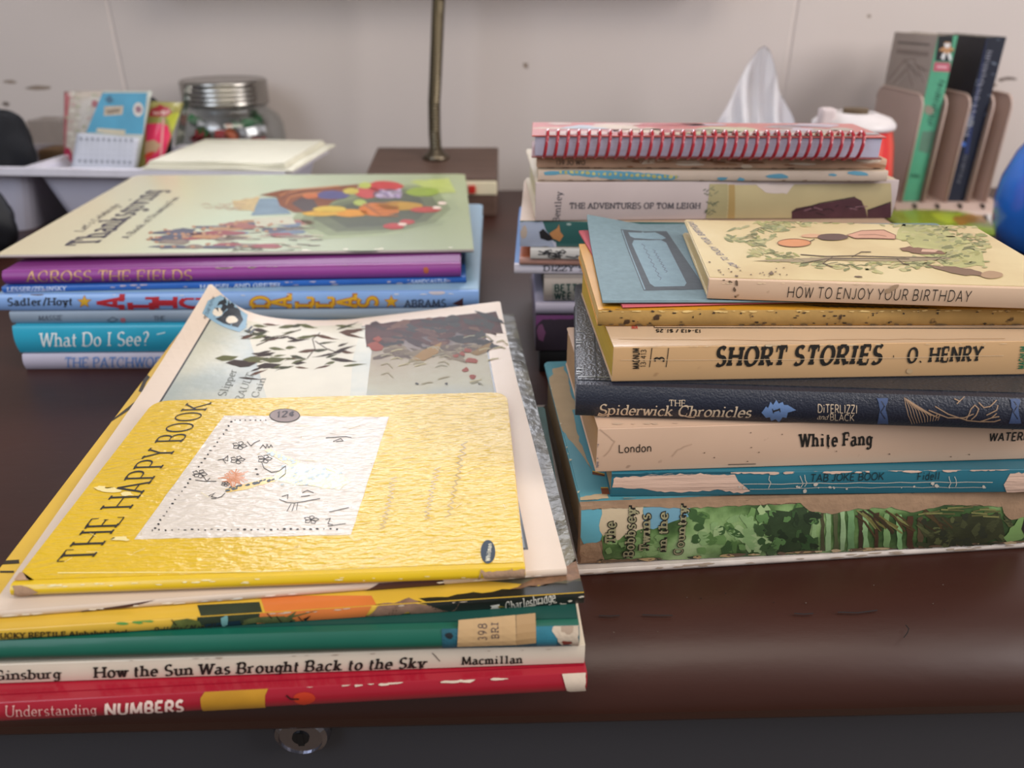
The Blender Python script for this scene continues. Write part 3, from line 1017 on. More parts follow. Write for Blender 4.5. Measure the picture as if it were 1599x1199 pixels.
# round picture badge with a black and white bird
t.poly([(316, 490), (325, 470), (345, 461), (368, 470), (387, 492), (384, 512), (374, 519), (345, 509)], M('7fa0b4', rough=.4, coat=.3), 4)
blk = M('1e242a', rough=.4)
t.poly([(344, 468), (362, 472), (374, 484), (380, 500), (372, 512), (350, 506), (334, 497), (338, 480)], blk, 5)
for k in range(5):
    t.poly([(348 + k * 5, 472 + k * 3), (352 + k * 6, 462 + k * 6), (355 + k * 5, 476 + k * 4)], blk, 5)
t.poly(blob(340, 488, 8, 7, 14, .05, 1), M('d8ccba', rough=.4), 6)
t.line([(333, 488), (340, 484), (345, 489)], 1.2, blk, 7)
t.line([(335, 481), (343, 487)], 1.0, blk, 7)
t.poly(blob(362, 500, 9, 6, 12, .1, 2), M('d8ccba', rough=.4), 6)
t.text('PICTURE PUFFIN', (322, 500), (336, 466), (318, 497), 'sans', blk, 6)
t.line([(386, 518), (394, 510)], 3, blk, 5)
t.line([(390, 522), (398, 514)], 3, blk, 5)
grey = M('5a5c54', rough=.45)
t.text('The Little Glass Slipper', (300, 735), (371, 578), (285, 733), 'serif', grey, 4)
t.text('PERRAULT', (366, 655), (397, 584), (354, 652), 'light', grey, 4)
t.text('Errol Le Cain', (372, 690), (416, 591), (360, 688), 'serif', grey, 4)
for k, (x, y) in enumerate(((749, 600), (697, 600), (651, 600), (790, 640))):
    t.poly(blob(x, y, 2.6, 1.7, 8, .3, k), INKB, 6)
s.poly([(127, 954), (195, 949), (197, 952), (130, 957)], M('4a2a2a', rough=.5), 1)
s.poly([(590, 931), (690, 921), (695, 924), (600, 935)], M('4a2a2a', rough=.5), 1)
s.chips((0, 962), (900, 893), 26, 14, 1.4, M('efe6d8', rough=.9), 4)
b5.finish()
# ------------------------------------------------------------------ small yellow book on top of the front left stack
yb = M('d8b010', rough=.34, amp=.05, sc=30, spec=.4, coat=.8, crough=.11, bump=.85, bsc=420, bstretch=(.45, 1.2, 1), name='embossed_yellow')
b6 = Book('yellow_picture_book', 'small glossy yellow book with a white picture panel, on top of the front left stack', (22, 931), (820, 902), b5.z1 + .0002, .1365, top=(400, 900), cover=yb,
          spine=M('dab412', rough=.34, amp=.06, coat=.5, crough=.15), pages='c8b088', board=.0016, inset=.003, bulge=.0012, joint=.0022, r=.008, group=G1)
s, t = b6.spine, b6.top
pan = M('d6cabc', rough=.34, amp=.03, sc=30, spec=.4, coat=.8, crough=.11, bump=.85, bsc=420, bstretch=(.45, 1.2, 1), name='embossed_white')
t.poly(rag([(210, 842), (350, 649), (607, 651), (548, 835)], .5, 20, 1), pan, 0)
t.text('THE HAPPY BOOK', (140, 879), (331, 628), (86, 881), 'didone', INK, 2)
dot = INKB
rnd = random.Random(5)
for k in range(27):
    f = k / 26
    t.poly(blob(242 + (362 - 242) * f + rnd.uniform(-1, 1), 825 - (825 - 659) * f, rnd.uniform(.9, 2.6), rnd.uniform(.7, 1.7), 7, .2, k), dot, 2)
for k in range(29):
    t.poly(blob(238 + k * 10.3, 828 - k * .06 + rnd.uniform(-.8, .8), rnd.uniform(.9, 2.9), rnd.uniform(.7, 1.8), 7, .2, k), dot, 2)
for k in range(7):
    t.poly(blob(367 + k * 8, 656.5, rnd.uniform(.8, 1.8), rnd.uniform(.6, 1.1), 7, .2, k), dot, 2)


def flower(cx, cy, sc=1.0, sd=0):
    rn = random.Random(sd)
    for k in range(5):
        a = 2 * math.pi * k / 5 + rn.uniform(-.2, .2)
        ex, ey = cx + 12 * sc * math.cos(a), cy + 6.5 * sc * math.sin(a)
        nx, ny = -math.sin(a) * 4 * sc, math.cos(a) * 2.4 * sc
        mx_, my_ = cx + 8 * sc * math.cos(a), cy + 4.5 * sc * math.sin(a)
        t.line([(cx, cy), (mx_ + nx, my_ + ny), (ex, ey), (mx_ - nx, my_ - ny), (cx, cy)], .9, dot, 2)
    t.poly(blob(cx, cy, 2.2 * sc, 1.5 * sc, 8, .2, sd), dot, 3)


for k, (x, y) in enumerate(((374, 696), (371, 718.5), (312, 740), (413, 717), (486, 812), (352, 756))):
    flower(x, y, 1.0 if k < 5 else .6, k)
for p in ([(386, 690), (392, 697), (397, 692), (406, 688)], [(340, 719), (350, 717), (356, 712), (356, 720), (348, 718), (353, 724)],
          [(305, 750), (320, 752), (338, 752)], [(316, 742), (323, 752), (328, 747)],
          [(508, 812), (516, 810), (512, 818), (520, 820)], [(509, 684), (540, 682), (549, 684)], [(520, 690), (532, 685), (536, 689), (525, 690)],
          [(406, 701), (411, 695), (415, 700), (417, 694), (420, 700), (423, 695), (426, 699)],
          [(326, 775), (336, 770), (330, 776), (340, 778), (346, 776), (352, 770)], [(330, 779), (338, 779)],
          [(409, 722), (412, 731), (424, 738), (436, 736), (446, 728), (446, 740), (436, 748)],
          [(436, 780), (448, 785), (460, 786), (478, 783), (500, 779)], [(440, 776), (450, 773), (449, 780)], [(455, 787), (448, 799)], [(460, 787), (456, 799)], [(465, 786), (463, 797)],
          [(470, 776), (484, 774)], [(472, 770), (480, 766), (490, 770)], [(514, 800), (545, 793)], [(512, 822), (540, 818)]):
    t.line(p, 1.0, dot, 3)
hair = M('c0532a', rough=.4, coat=.6)
for k in range(70):
    rn = random.Random(k)
    a = rn.uniform(0, 6.28)
    l = rn.uniform(.5, 1)
    cx, cy = 364 + rn.uniform(-6, 8), 746 + rn.uniform(-5, 6)
    t.line([(cx, cy), (cx + 20 * l * math.cos(a), cy + 13 * l * math.sin(a))], 1.7, M(rn.choice(('c87a44', 'd08a60', 'd49a78')), rough=.4, coat=.6), 1)
for k in range(20):
    rn = random.Random(100 + k)
    x = rn.uniform(370, 415)
    t.line([(x, 757 - (x - 370) * .05), (x + 12, 756 + rn.uniform(-3, 5))], 1.6, M(rn.choice(('d49a78', 'd7a98c')), rough=.4, coat=.6), 1)
t.poly(blob(400, 733, 2.2, 1.2, 8), dot, 3)
t.poly(blob(402, 741, 2.4, 1.2, 8), dot, 3)
# yellow chequered sleeves and body
arm = M('d2a820', rough=.34, coat=.75, crough=.2, amp=.08)
t.poly(rag([(352, 764), (380, 757), (425, 744), (430, 752), (385, 764), (354, 769)], .8, 8, 3), arm, 2)
t.poly(rag([(413, 704), (421, 701), (450, 714), (470, 722), (455, 730), (430, 714)], .8, 8, 4), arm, 2)
body = M('c9bd78', rough=.34, coat=.75, crough=.2, ramp=[(.38, 'd8cf98'), (.5, 'c9b75c'), (.6, '8ea0a0'), (.8, 'd5cdb8')], sc=260)
t.poly(rag([(425, 745), (455, 722), (520, 730), (546, 752), (530, 764), (470, 758), (440, 754)], 2, 8, 6), body, 2)
for k in range(60):
    rn = random.Random(300 + k)
    f = rn.random()
    if k % 3 == 0:
        x, y = 355 + 75 * f, 765 - 17 * f + rn.uniform(-2, 2)
    elif k % 3 == 1:
        x, y = 418 + 45 * f, 705 + 18 * f + rn.uniform(-2, 3)
    else:
        x, y = rn.uniform(430, 535), rn.uniform(728, 760)
    t.poly(blob(x, y, 3.4, 1.5, 7, .3, k, -.4), M('3c4648', rough=.4) if k % 3 == 0 else M('8a9a98', rough=.4, coat=.5), 3)
# faint handwriting lines of the authors at the right of the cover
fa = M('a98e3a', rough=.4, coat=.6)
for k, (x, y0, y1) in enumerate(((598, 826, 745), (665, 812, 730), (700, 808, 690))):
    pts = []
    n = 26
    for q in range(n):
        f = q / (n - 1)
        pts.append((x + (y0 - (y0 + (y1 - y0) * f)) * .22 + (4 if q % 2 else -4) * (.5 + random.Random(q + k).random()), y0 + (y1 - y0) * f))
    t.line(pts, 1.0, fa, 2)
# maker's oval
t.poly(blob(762, 862, 11.5, 18.5, 22, .0), M('2c3a48', rough=.5, spec=.3), 2)
t.text('Whitman', (765, 877), (768, 849), (758, 877), 'sansbold', M('c8c4b0'), 3)
# wear: peeled corners, scuffs, hinge crease with its highlight painted in
skin = M('a8876c', rough=.9, amp=.15, sc=160, bump=.5, bsc=400)
t.poly(rag([(22, 899), (34, 893), (52, 918), (66, 927), (44, 927), (20, 915)], 1.5, 6, 2), skin, 3)
t.poly(rag([(752, 891), (782, 888), (806, 893), (816, 886), (822, 902), (750, 905)], 1.2, 6, 3), skin, 3)
s.poly(rag([(752, 893), (820, 888), (820, 903), (745, 912), (748, 903)], 1.2, 6, 3), skin, 3)
s.poly(rag([(22, 905), (60, 925), (52, 931), (22, 930)], 1.2, 6, 3), skin, 3)
s.chips((60, 913), (740, 900), 30, 10, 1.2, M('ece0b0', rough=.8), 12, off=3)
t.line([(90, 894.5), (400, 893.5), (745, 887)], 1.4, M('efdf9a', rough=.5), 1)
for x, y, rx, ry in ((170, 766, 17, 4), (190, 842, 14, 3), (156, 763, 8, 4), (198, 772, 12, 3)):
    t.poly(blob(x, y, rx, ry, 11, .35, int(x)), M('e2cf90', rough=.7), 4)
for k in range(40):
    rn = random.Random(k + 900)
    x, y = rn.uniform(100, 800), rn.uniform(640, 880)
    if proj(b6.mw @ Vector((*t.uv(x, y), b6.T)))[0] > 60 and t.uv(x, y)[0] > .004:
        t.line([(x, y), (x + rn.uniform(-22, 22), y + rn.uniform(-9, 9))], .5, M('b89a30', rough=.5) if k % 2 else M('e8dcaa', rough=.5), 4)
t.chips((815, 640), (820, 880), 8, 3, 6, M('8a6a18', rough=.8), 3)
b6.finish()
bm = bmesh.new()
st = Surf(b6.mw, lambda u, v, l: Vector((u, v, b6.T + .0003 + l)), b6.top.mid)
smats = [M('8f7d78', rough=.5, amp=.06, name='sticker')]
st.poly(blob(444.5, 648.5, 24, 10.8, 28, 0), M('2c2622', rough=.5), -2)
st.poly(blob(444.5, 648.5, 22.6, 9.9, 28, 0), smats[0], -1)
st.text('12\u00a2', (431, 652.5), (461, 649), (432, 643.5), 'serifbold', M('4a4448'))
st.flush(bm, smats)
obj('price_sticker', bm, smats, b6.root)['label'] = 'oval grey price sticker reading 12 cents'
# ------------------------------------------------------------------ back left stack
G2 = 'books in the back left stack'
p1 = Book('hardback_book', 'pale lavender book with blue spine lettering, bottom of the back left stack', (42, 577), (720, 572), 0, .23, top=(100, 552), cover=M('b9b2c4', rough=.45, amp=.04),
          board=.002, inset=.003, bulge=.0016, joint=.003, group=G2)
p1.spine.text('THE PATCHWORK QUILT', (101, 573.5), (330, 572.5), (101, 558), 'serif', M('5f82bc'), fat=.02)
p1.finish()
p2 = Book('hardback_book', 'bright turquoise hardback with white spine lettering', (32, 551), (735, 545), p1.z1, .235, top=(100, 508),
          cover=M('2aa4c4', rough=.25, amp=.05, coat=.4), board=.0024, inset=.003, bulge=.002, joint=.003, r=.003, group=G2)
p2.spine.text('What Do I See?', (62, 541), (233, 539), (62, 520), 'serif', M('eef4f4'))
p2.spine.line([(245, 522), (258, 519)], 2, M('bfe2ea'))
p2.finish()
p3 = Book('hardback_book', 'thin blue-grey book between the turquoise book and the sky blue book', (20, 505), (700, 500), p2.z1, .225, top=(100, 486), cover=M('8796a8', rough=.4, amp=.05),
          board=.0018, inset=.003, bulge=.001, joint=.003, group=G2)
s = p3.spine
g3 = M('4c5666')
s.text('MASSIE', (60, 500.5), (98, 500), (60, 492.5), 'serif', g3)
s.text('THE', (240, 500), (258, 500), (240, 493), 'serif', g3)
s.line([(168, 500), (176, 495), (184, 499), (176, 503), (168, 500)], 1.2, g3)
s.poly(blob(192, 500, 4, 4, 10), M('b0606a'), 2)
p3.finish()
p4 = Book('hardback_book', 'sky blue picture book with a gold star and big red letters on its spine', (0, 485), (748, 479), p3.z1, .24, top=(100, 459), cover=M('8fb0c8', rough=.3, amp=.1, sc=12, coat=.4),
          spine=M('86aae0', rough=.3, amp=.04, coat=.3), board=.0024, inset=.003, bulge=.0014, joint=.003, r=.006, group=G2)
s = p4.spine
s.text('Sadler/Hoyt', (11, 477), (114, 476), (11, 465.5), 'slab', M('26262a'))
gold, oran = M('d2a52e'), M('a8641e')


def star(cx, cy, r1, ry):
    return [(cx + (r1 if k % 2 == 0 else r1 * .45) * math.sin(k * math.pi / 5), cy - (ry if k % 2 == 0 else ry * .45) * math.cos(k * math.pi / 5)) for k in range(10)]


for cx in (132, 611):
    s.poly(star(cx, 471, 12, 11), oran, 1)
    s.poly(star(cx, 471, 10, 9), gold, 2)
for ch, x in zip('ALIC', (153, 200, 242, 284)):
    w = 42 if ch != 'I' else 36
    s.text(ch, (x + w, 482.5), (x + w, 461.5), (x, 482.5), 'slab', M('b02834'), fat=.05)
for ch, x, w in zip('DALLAS', (393, 424, 461, 493, 526, 560), (28, 32, 28, 28, 32, 29)):
    s.text(ch, (x + w, 481), (x + w, 461), (x, 481), 'slab', gold, outline=(oran, .09))
s.text('ABRAMS', (631, 479.5), (697, 478.5), (631, 468.5), 'slab', M('3a4a66'))
s.poly([(706, 474), (723, 465), (723, 479)], M('4a2f3a'), 2)
s.poly(blob(682, 456.5, 12, 4, 12, .2), M('c0b8c0'), 2)
s.chips((5, 462), (740, 458), 10, 8, 1.2, M('c8ccd8'), 2)
s.poly(blob(57, 459, 10, 2.4, 10, .3), M('6a5a58'), 2)
p4.finish()
p5 = Book('paperback_book', 'very thin royal blue paperback under the purple book', (5, 457), (728, 441), p4.z1, .225, top=(100, 446), cover=M('2a62b4', rough=.3, amp=.08, coat=.3), group=G2)
s = p5.spine
wt = M('c8d4ea')
s.text('LESSER/ZELINSKY', (11, 455.5), (104, 453.5), (11, 448.5), 'serifbold', wt)
s.text('HANSEL AND GRETEL', (312, 450.5), (441, 447.5), (312, 444.5), 'serifbold', wt)
s.text('SANDCASTLE', (642, 442.5), (698, 441), (642, 437), 'serifbold', wt)
s.chips((5, 451), (725, 438), 22, 7, 1.6, M('a8a2b8'), 3, off=3)
p5.finish()
pur = M('8a3a8a', rough=.42, amp=.08, sc=14)
p6 = Book('hardback_book', 'purple hardback with faded gold lettering, second from the top of the back left stack', (10, 444), (720, 432), p5.z1, .225, top=(100, 421), cover=M('7a3278', rough=.4),
          spine=pur, board=.0024, inset=.003, bulge=.0024, joint=.003, r=.003, group=G2)
s = p6.spine
s.text('ACROSS THE FIELDS', (41, 440), (302, 437), (41, 423), 'serif', M('c0946c', rough=.4, metal=.3))
s.poly([(10, 410), (720, 400), (720, 412), (10, 420)], M('a4508c', rough=.42, amp=.08), 0)
for x, y, rx in ((17, 416, 11), (350, 417, 12), (395, 416, 8), (424, 414, 12), (540, 412, 17), (715, 405, 8)):
    s.poly(blob(x, y, rx, 2.6, 12, .3, x), M('9a8a7c'), 2)
    s.poly(blob(x, y, rx * .6, 1.5, 10, .3, x), M('5a3a48'), 3)
s.poly(blob(665, 422, 4, 6, 10, .3), M('a8583a'), 2)
p6.finish()


GREENS = M('b8c0a0', rough=.36, coat=.35, crough=.2, axis=('X', 0.0, .32), dist=.25, sc=9,
           ramp=[(0, 'cbbd9c'), (.2, 'c9c4a4'), (.42, 'c0caae'), (.6, 'adb698'), (.8, '98a27e'), (1, '9aa476')])
p7 = Book('picture_book', 'large thin pale green holiday book with fruit horn picture, top of the back left stack', (-3, 411), (740, 394), p6.z1, .258, T=.0022, cover=GREENS,
          spine=M('b8aca6', rough=.45, amp=.05), pages='d8d0bc', group=G2, r=.008, fine=.03, warp=lambda x, y: (0.0, 0.0, .0036 * max(0.0, 1 - x / .31)))
t, s = p7.top, p7.spine
dk = M('3c3440')
t.text("Let's Celebrate", (129, 362), (189, 319), (115, 362), 'serif', dk)
t.text('Thanksgiving', (150, 383), (257, 297), (101, 385), 'serifbold', dk)
t.text('A Book of Drawing Fun', (200, 373), (281, 308), (187, 373), 'serif', dk)
# cornucopia
for k, (c, f) in enumerate((('929c74', 1.0), ('78825a', .88), ('565e3e', .74), ('3c442a', .58))):
    pts = [(450, 346), (480, 318), (560, 298), (640, 284), (690, 284), (718, 326), (690, 352), (600, 368), (500, 374)]
    t.poly(rag([(600 + (x - 600) * f, 330 + (y - 330) * f) for x, y in pts], .8, 18, 1 + k), M(c, rough=.36, coat=.1, amp=.2, sc=40), k)
t.poly(rag([(640, 283), (700, 279), (712, 300), (680, 302)], .8, 12, 2), M('a9b45a', rough=.36, coat=.1, amp=.15), 4)
t.poly([(405, 305), (440, 297), (500, 293), (560, 288), (556, 300), (520, 315), (500, 332), (460, 332), (437, 322), (432, 308)], M('7c4220', rough=.36, amp=.15, coat=.06, spec=.3), 4)
t.poly([(455, 318), (470, 309), (488, 310), (500, 328), (475, 331)], M('3a2826', rough=.4), 5)
for k, pts in enumerate(([(440, 312), (448, 303), (470, 300), (500, 297)], [(436, 306), (470, 296), (530, 291)], [(446, 320), (452, 309), (476, 303), (500, 301)])):
    t.line(pts, 1.8, M('b0703c' if k else '6e3c22'), 6)
for x, y, rx, ry, c in ((520, 305, 26, 7, '4c4a78'), (600, 291, 30, 8, 'b42c2c'), (574, 301, 20, 9, 'b84444'), (605, 303, 24, 8, '8c7c8c'), (545, 333, 30, 6, 'd08a14'), (500, 334, 28, 4, 'd0a02c'),
                        (515, 327, 26, 5, 'c8a83c'), (592, 328, 32, 10, 'c86c14'), (625, 322, 34, 7, 'b08420'), (660, 300, 26, 7, '84982e'), (570, 290, 10, 5, 'a8b050'), (548, 299, 12, 5, 'b8a848'),
                        (562, 317, 10, 5, 'a0ac54'), (665, 328, 24, 4.5, 'b23c34'), (615, 354, 17, 5, 'b03434'), (636, 347, 12, 4, 'b03c3c'), (485, 306, 12, 5, 'b86434')):
    t.poly(blob(x, y, rx, ry, 16, .06, int(x)), M(c, rough=.36, coat=.06, spec=.3, amp=.12, sc=150), 5 + (1 if ry < 6 else 0))
for k in range(5):
    t.line([(566, 320), (580 + k * 4, 318 + k * 5), (622, 318 + k * 5)], 1.4, M('a05a20'), 8)
for k in range(24):
    rn = random.Random(k)
    t.poly(blob(rn.uniform(585, 625), rn.uniform(297, 309), 3.2, 1.8, 8, .1, k), M(rn.choice(('9a86a4', '7c6a88', 'b0a0b4'))), 8)
for x, y in ((628, 351), (690, 318), (682, 325)):
    t.poly(blob(x, y, 7, 2.5, 9, .2), M('d8c0b0'), 8)
# people at the feast table, loose figures
fig = ('8a3c40', '4c4c5c', 'a8784c', '7c6c60', '5c6c80', '94584c', 'b8a88c')
for k in range(46):
    rn = random.Random(k + 40)
    x, y = rn.uniform(255, 470), rn.uniform(345, 388)
    if x + (388 - y) * .6 < 262:
        continue
    c = fig[rn.randrange(7)]
    t.poly(blob(x, y, rn.uniform(14, 38), rn.uniform(2, 4.2), 12, .25, k), M(c, amp=.15, sc=120), 1 + k % 3)
    t.poly(blob(x - rn.uniform(20, 36), y + rn.uniform(-1, 1), 3.6, 1.8, 8, .2, k), M('a87c5c'), 4)
t.poly([(395, 341), (455, 338), (462, 350), (400, 354)], M('b8b49c'), 4)
t.poly([(405, 310), (430, 309), (455, 334), (392, 337)], M('6f8492', amp=.15), 2)
t.poly(rag([(362, 312), (406, 308), (398, 330), (372, 330)], 2, 7, 5), M('b8a070', amp=.2, sc=150), 2)
for k in range(14):
    rn = random.Random(k + 140)
    x, y = rn.uniform(310, 370), rn.uniform(318, 327)
    t.line([(x, y), (x + 8, y + rn.uniform(-3, 3)), (x + 14, y)], 1.0, M('a88c70'), 2)
for k in range(36):
    rn = random.Random(k + 240)
    x, y = rn.uniform(330, 490), rn.uniform(355, 392)
    t.line([(x, y), (x + rn.uniform(8, 24), y + rn.uniform(-2, 2))], 1.2, M(rn.choice(('4a4440', 'c0b8a0', '6a5c50')), amp=0), 5)
t.line([(360, 394), (372, 390), (430, 393), (460, 390)], 1.2, M('6a6a60'), 5)
t.chips((0, 400), (740, 386), 12, 9, 1.2, M('e4dccc'), 6)
s.poly(blob(127, 401.5, 22, 1.6, 12, .2), M('6a5a58'), 2)
s.poly(blob(565, 392, 24, 2.2, 12, .2), M('6a6a64'), 2)
p7.finish()
# ------------------------------------------------------------------ front right stack
G3 = 'books in the front right stack'
q1 = Book('paperback_book', 'very thin silvery white book, bottom of the front right stack', (890, 900), (1612, 855), 0, .15, T=.0034, cover=M('b8aca4', rough=.4, amp=.15, sc=120, coat=.3),
          bulge=.0008, pages='c8b8a0', group=G3)
q1.spine.chips((890, 895), (1600, 850), 26, 14, 1.6, M('8c7a6a'), 3, off=2)
q1.finish()

forest = M('3f5a30', rough=.5, sc=34, coat=.15, ramp=[(.30, '20301c'), (.42, '38522a'), (.50, '5c7a44'), (.58, '86a468'), (.70, 'a8bc88')], name='forest_print')
q2 = Book('hardback_book', 'tattered hardback with a painted forest spine and turquoise cover', (903, 881), (1602, 848), q1.z1, .143, top=(1200, 777), cover=M('4a8690', rough=.5, amp=.06, sc=60),
          spine=M('8c7058', rough=.9, amp=.2, sc=120, bump=.3, bsc=300), pages='a88c66', back=M('4a3c30', rough=.8), board=.0024, inset=.0025, bulge=.0022, joint=.004, r=.003, group=G3)
s, t = q2.spine, q2.top
s.poly(rag([(938, 800), (1000, 790), (1210, 787), (1300, 790), (1598, 788), (1600, 842), (1480, 852), (1200, 868), (1100, 873), (940, 874)], 2.0, 9, 2), forest, 0)
s.poly(rag([(905, 793), (942, 796), (938, 846), (912, 850), (904, 830)], 2, 7, 3), M('5c9cac', rough=.5, amp=.06), 1)
s.poly(rag([(940, 794), (1004, 790), (1004, 826), (972, 836), (955, 850), (942, 845), (936, 820)], 1.5, 7, 4), M('c2ae90', rough=.55, amp=.06), 2)
s.poly([(1004, 792), (1078, 788), (1076, 806), (1050, 814), (1020, 826), (1005, 822)], M('6f9aac', rough=.5, amp=.08), 2)
for k in range(46):
    rn = random.Random(k + 10)
    x, y = rn.uniform(1080, 1250), rn.uniform(795, 862)
    s.poly(blob(x, y, rn.uniform(5, 16), rn.uniform(4, 11), 10, .3, k, rn.uniform(0, 2)), M(rn.choice(('3c5a30', '6a8c50', '86a46c', '54743e', '9ab07c')), amp=.15, sc=150), 2)
for k in range(16):
    rn = random.Random(k + 30)
    x, y = rn.uniform(945, 1075), rn.uniform(838, 868)
    s.poly(blob(x, y, rn.uniform(5, 13), rn.uniform(3, 7), 10, .3, k), M(rn.choice(('5c7a44', '86a268', '76925a')), amp=.15, sc=150), 3)
s.poly(rag([(1196, 800), (1262, 792), (1268, 862), (1210, 866)], 4, 10, 4), M('2f4026', amp=.35, sc=120), 3)
for k in range(40):
    rn = random.Random(k + 510)
    x, y = rn.uniform(1186, 1275), rn.uniform(800, 864)
    s.poly(blob(x, y, rn.uniform(4, 11), rn.uniform(3, 9), 10, .35, k, rn.uniform(0, 2)), M(rn.choice(('2c3c24', '3c5530', '587a46', '24321e', '35502c')), amp=.2, sc=150), 4)
for x, w, c in ((1271, 7, '8aa670'), (1284, 6, '4a4830'), (1293, 8, '8ca878'), (1305, 6, '54583a'), (1315, 7, '96b082'), (1328, 10, '6c9060'), (1343, 6, '3c3022'), (1351, 8, '8aac78'),
                (1368, 7, '4a3222'), (1384, 9, '7c9c64'), (1404, 8, '86ae74'), (1420, 9, '4c3020'), (1436, 8, '5a4a34')):
    s.poly(rag([(x - w / 2, 797 + abs(x - 1330) * .1), (x + w / 2, 795 + abs(x - 1330) * .1), (x + w / 2 + 1, 859), (x - w / 2, 860)], 1.6, 9, x), M(c, amp=.25, sc=120), 3)
for k in range(22):
    rn = random.Random(k + 70)
    x0, y0 = rn.uniform(1325, 1470), rn.uniform(793, 812)
    s.line([(x0, y0), (x0 + 14, y0 + 10), (x0 + 30, y0 + rn.uniform(18, 34))], rn.uniform(2, 4), M(rn.choice(('4c3c22', '6a6434', '3a2e1c', '7c7a48')), amp=.1), 4)
s.poly(rag([(1440, 812), (1560, 800), (1572, 840), (1520, 850), (1448, 850)], 4, 10, 9), M('33361f', amp=.4, sc=100), 4)
for k in range(30):
    rn = random.Random(k + 610)
    x, y = rn.uniform(1436, 1575), rn.uniform(806, 850)
    s.poly(blob(x, y, rn.uniform(5, 14), rn.uniform(3, 8), 10, .35, k, rn.uniform(0, 2)), M(rn.choice(('2c3020', '43462a', '3a4026', '565a36')), amp=.25, sc=150), 4)
for k in range(14):
    rn = random.Random(k + 170)
    x, y = rn.uniform(1430, 1540), rn.uniform(792, 806)
    s.line([(x, y), (x + 25, y + rn.uniform(-6, 2))], 2.4, M(rn.choice(('7c7a48', '5c5a34'))), 5)
s.poly(rag([(1566, 838), (1598, 800), (1600, 838), (1574, 846)], 1.5, 6, 5), M('7c9c5c', amp=.12), 5)
s.poly([(1594, 825), (1599, 805), (1599, 835)], INKB, 6)
bare = M('97795f', rough=.95, amp=.12, sc=200, bump=.3, bsc=400)
s.poly(rag([(1180, 774), (1600, 764), (1600, 792), (1480, 786), (1420, 800), (1390, 792), (1340, 794), (1300, 802), (1262, 797), (1250, 784), (1190, 786)], 1.6, 7, 6), bare, 6)
s.poly(rag([(1562, 784), (1600, 784), (1600, 806), (1580, 812), (1566, 800)], 1.6, 6, 7), bare, 7)
s.poly(rag([(904, 850), (936, 846), (944, 872), (906, 878)], 1.6, 6, 8), bare, 4)
s.poly(rag([(905, 787), (1100, 781), (1190, 780), (1190, 787), (1070, 793), (1000, 791), (905, 795)], 1.2, 6, 9), bare, 5)
for k in range(30):
    rn = random.Random(k + 370)
    f = rn.random()
    x, y = 930 + 660 * f, 876 - 30 * f
    s.poly(blob(x, y, rn.uniform(6, 22), rn.uniform(1.2, 3), 9, .3, k, -.05), M(rn.choice(('b89a6c', '6a5440', '2c3420', 'cbb08a'))), 6)
ol, fi = M('1c1912', rough=.5), M('8f8868', rough=.5, amp=.2, sc=200)
for w, b0, b1_, x_t in (('The', (961, 848), (961, 813), 945), ('Bobbsey', (988, 869), (992, 792), 973), ('Twins', (1013, 860), (1015, 800), 998), ('in the', (1040, 860), (1042, 798), 1026), ('Country', (1064, 866), (1072, 789), 1051)):
    s.text(w, b0, b1_, (x_t, b0[1]), 'slab', fi, 6, outline=(ol, .17))
tan = M('a89070', rough=.9, amp=.08, sc=100)
t.poly(rag([(858, 590), (874, 575), (885, 590), (893, 640), (905, 690), (925, 735), (893, 690), (865, 655), (855, 620)], 1.5, 7, 3), tan, 1)
t.poly(rag([(862, 575), (880, 570), (900, 640), (880, 640)], 2, 7, 5), tan, 1)
t.poly(rag([(906, 781), (905, 776), (948, 770), (950, 779)], 1, 5, 5), tan, 2)
for p in ([(925, 736), (944, 741), (944, 744), (925, 741)], [(938, 762), (950, 762), (952, 772), (940, 772)]):
    t.poly(p, M('6a3418'), 2)
    t.line([p[0], p[1]], 1.5, M('c09838'), 3)
t.chips((846, 570), (902, 775), 14, 2.5, 6, M('c8b898'), 7)
t.chips((905, 783), (1600, 762), 40, 16, 2.2, bare, 17, off=2)
q2.finish()

q3 = Book('paperback_book', 'thin teal paperback with its spine badly torn to bare paper', (953, 775), (1640, 768), q2.z1, .107, top=(1000, 738), cover=M('24697a', rough=.4, amp=.08, coat=.3),
          pages='a88c68', group=G3, bulge=.0006)
s = q3.spine
paper = M('d2b09c', rough=.95, amp=.14, sc=40, stretch=(.6, 3, 9), bump=.6, bsc=60, bstretch=(.6, 3, 9))
s.poly(rag([(957, 746), (1030, 741), (1080, 739), (1148, 741), (1152, 752), (1170, 766), (1158, 770), (1120, 765), (1060, 768), (1025, 768), (1010, 763), (957, 761)], 1.4, 6, 2), paper, 1)
s.poly(rag([(955, 740), (1150, 735), (1150, 739), (955, 744)], .6, 5, 12), M('164c5a'), 1)
s.poly(rag([(1578, 739), (1640, 736), (1640, 768), (1570, 768), (1566, 755)], 1.6, 6, 3), paper, 1)
s.text('TAB JOKE BOOK', (1264, 751.5), (1380, 748.5), (1264, 740.5), 'round', M('14262c'))
s.text('Fidell', (1431, 749), (1467, 748), (1431, 737.5), 'round', M('14262c'))
wl = M('c8bcae', rough=.8)
s.line(rag([(1160, 756), (1300, 754), (1570, 752)], .8, 20, 4, False), 1.0, wl, 2)
s.line(rag([(1170, 763), (1300, 761), (1560, 760)], .8, 20, 5, False), .8, wl, 2)
s.chips((1150, 737), (1570, 733), 44, 14, 2.4, paper, 6, off=2)
s.chips((1150, 762), (1570, 760), 16, 4, 3, wl, 16, off=6)
for x in (1250, 1256, 1480, 1490, 1200):
    s.line(rag([(x, 742), (x + 3, 754), (x - 2, 767)], 1.5, 6, x, False), 1.0, wl, 3)
q3.finish()

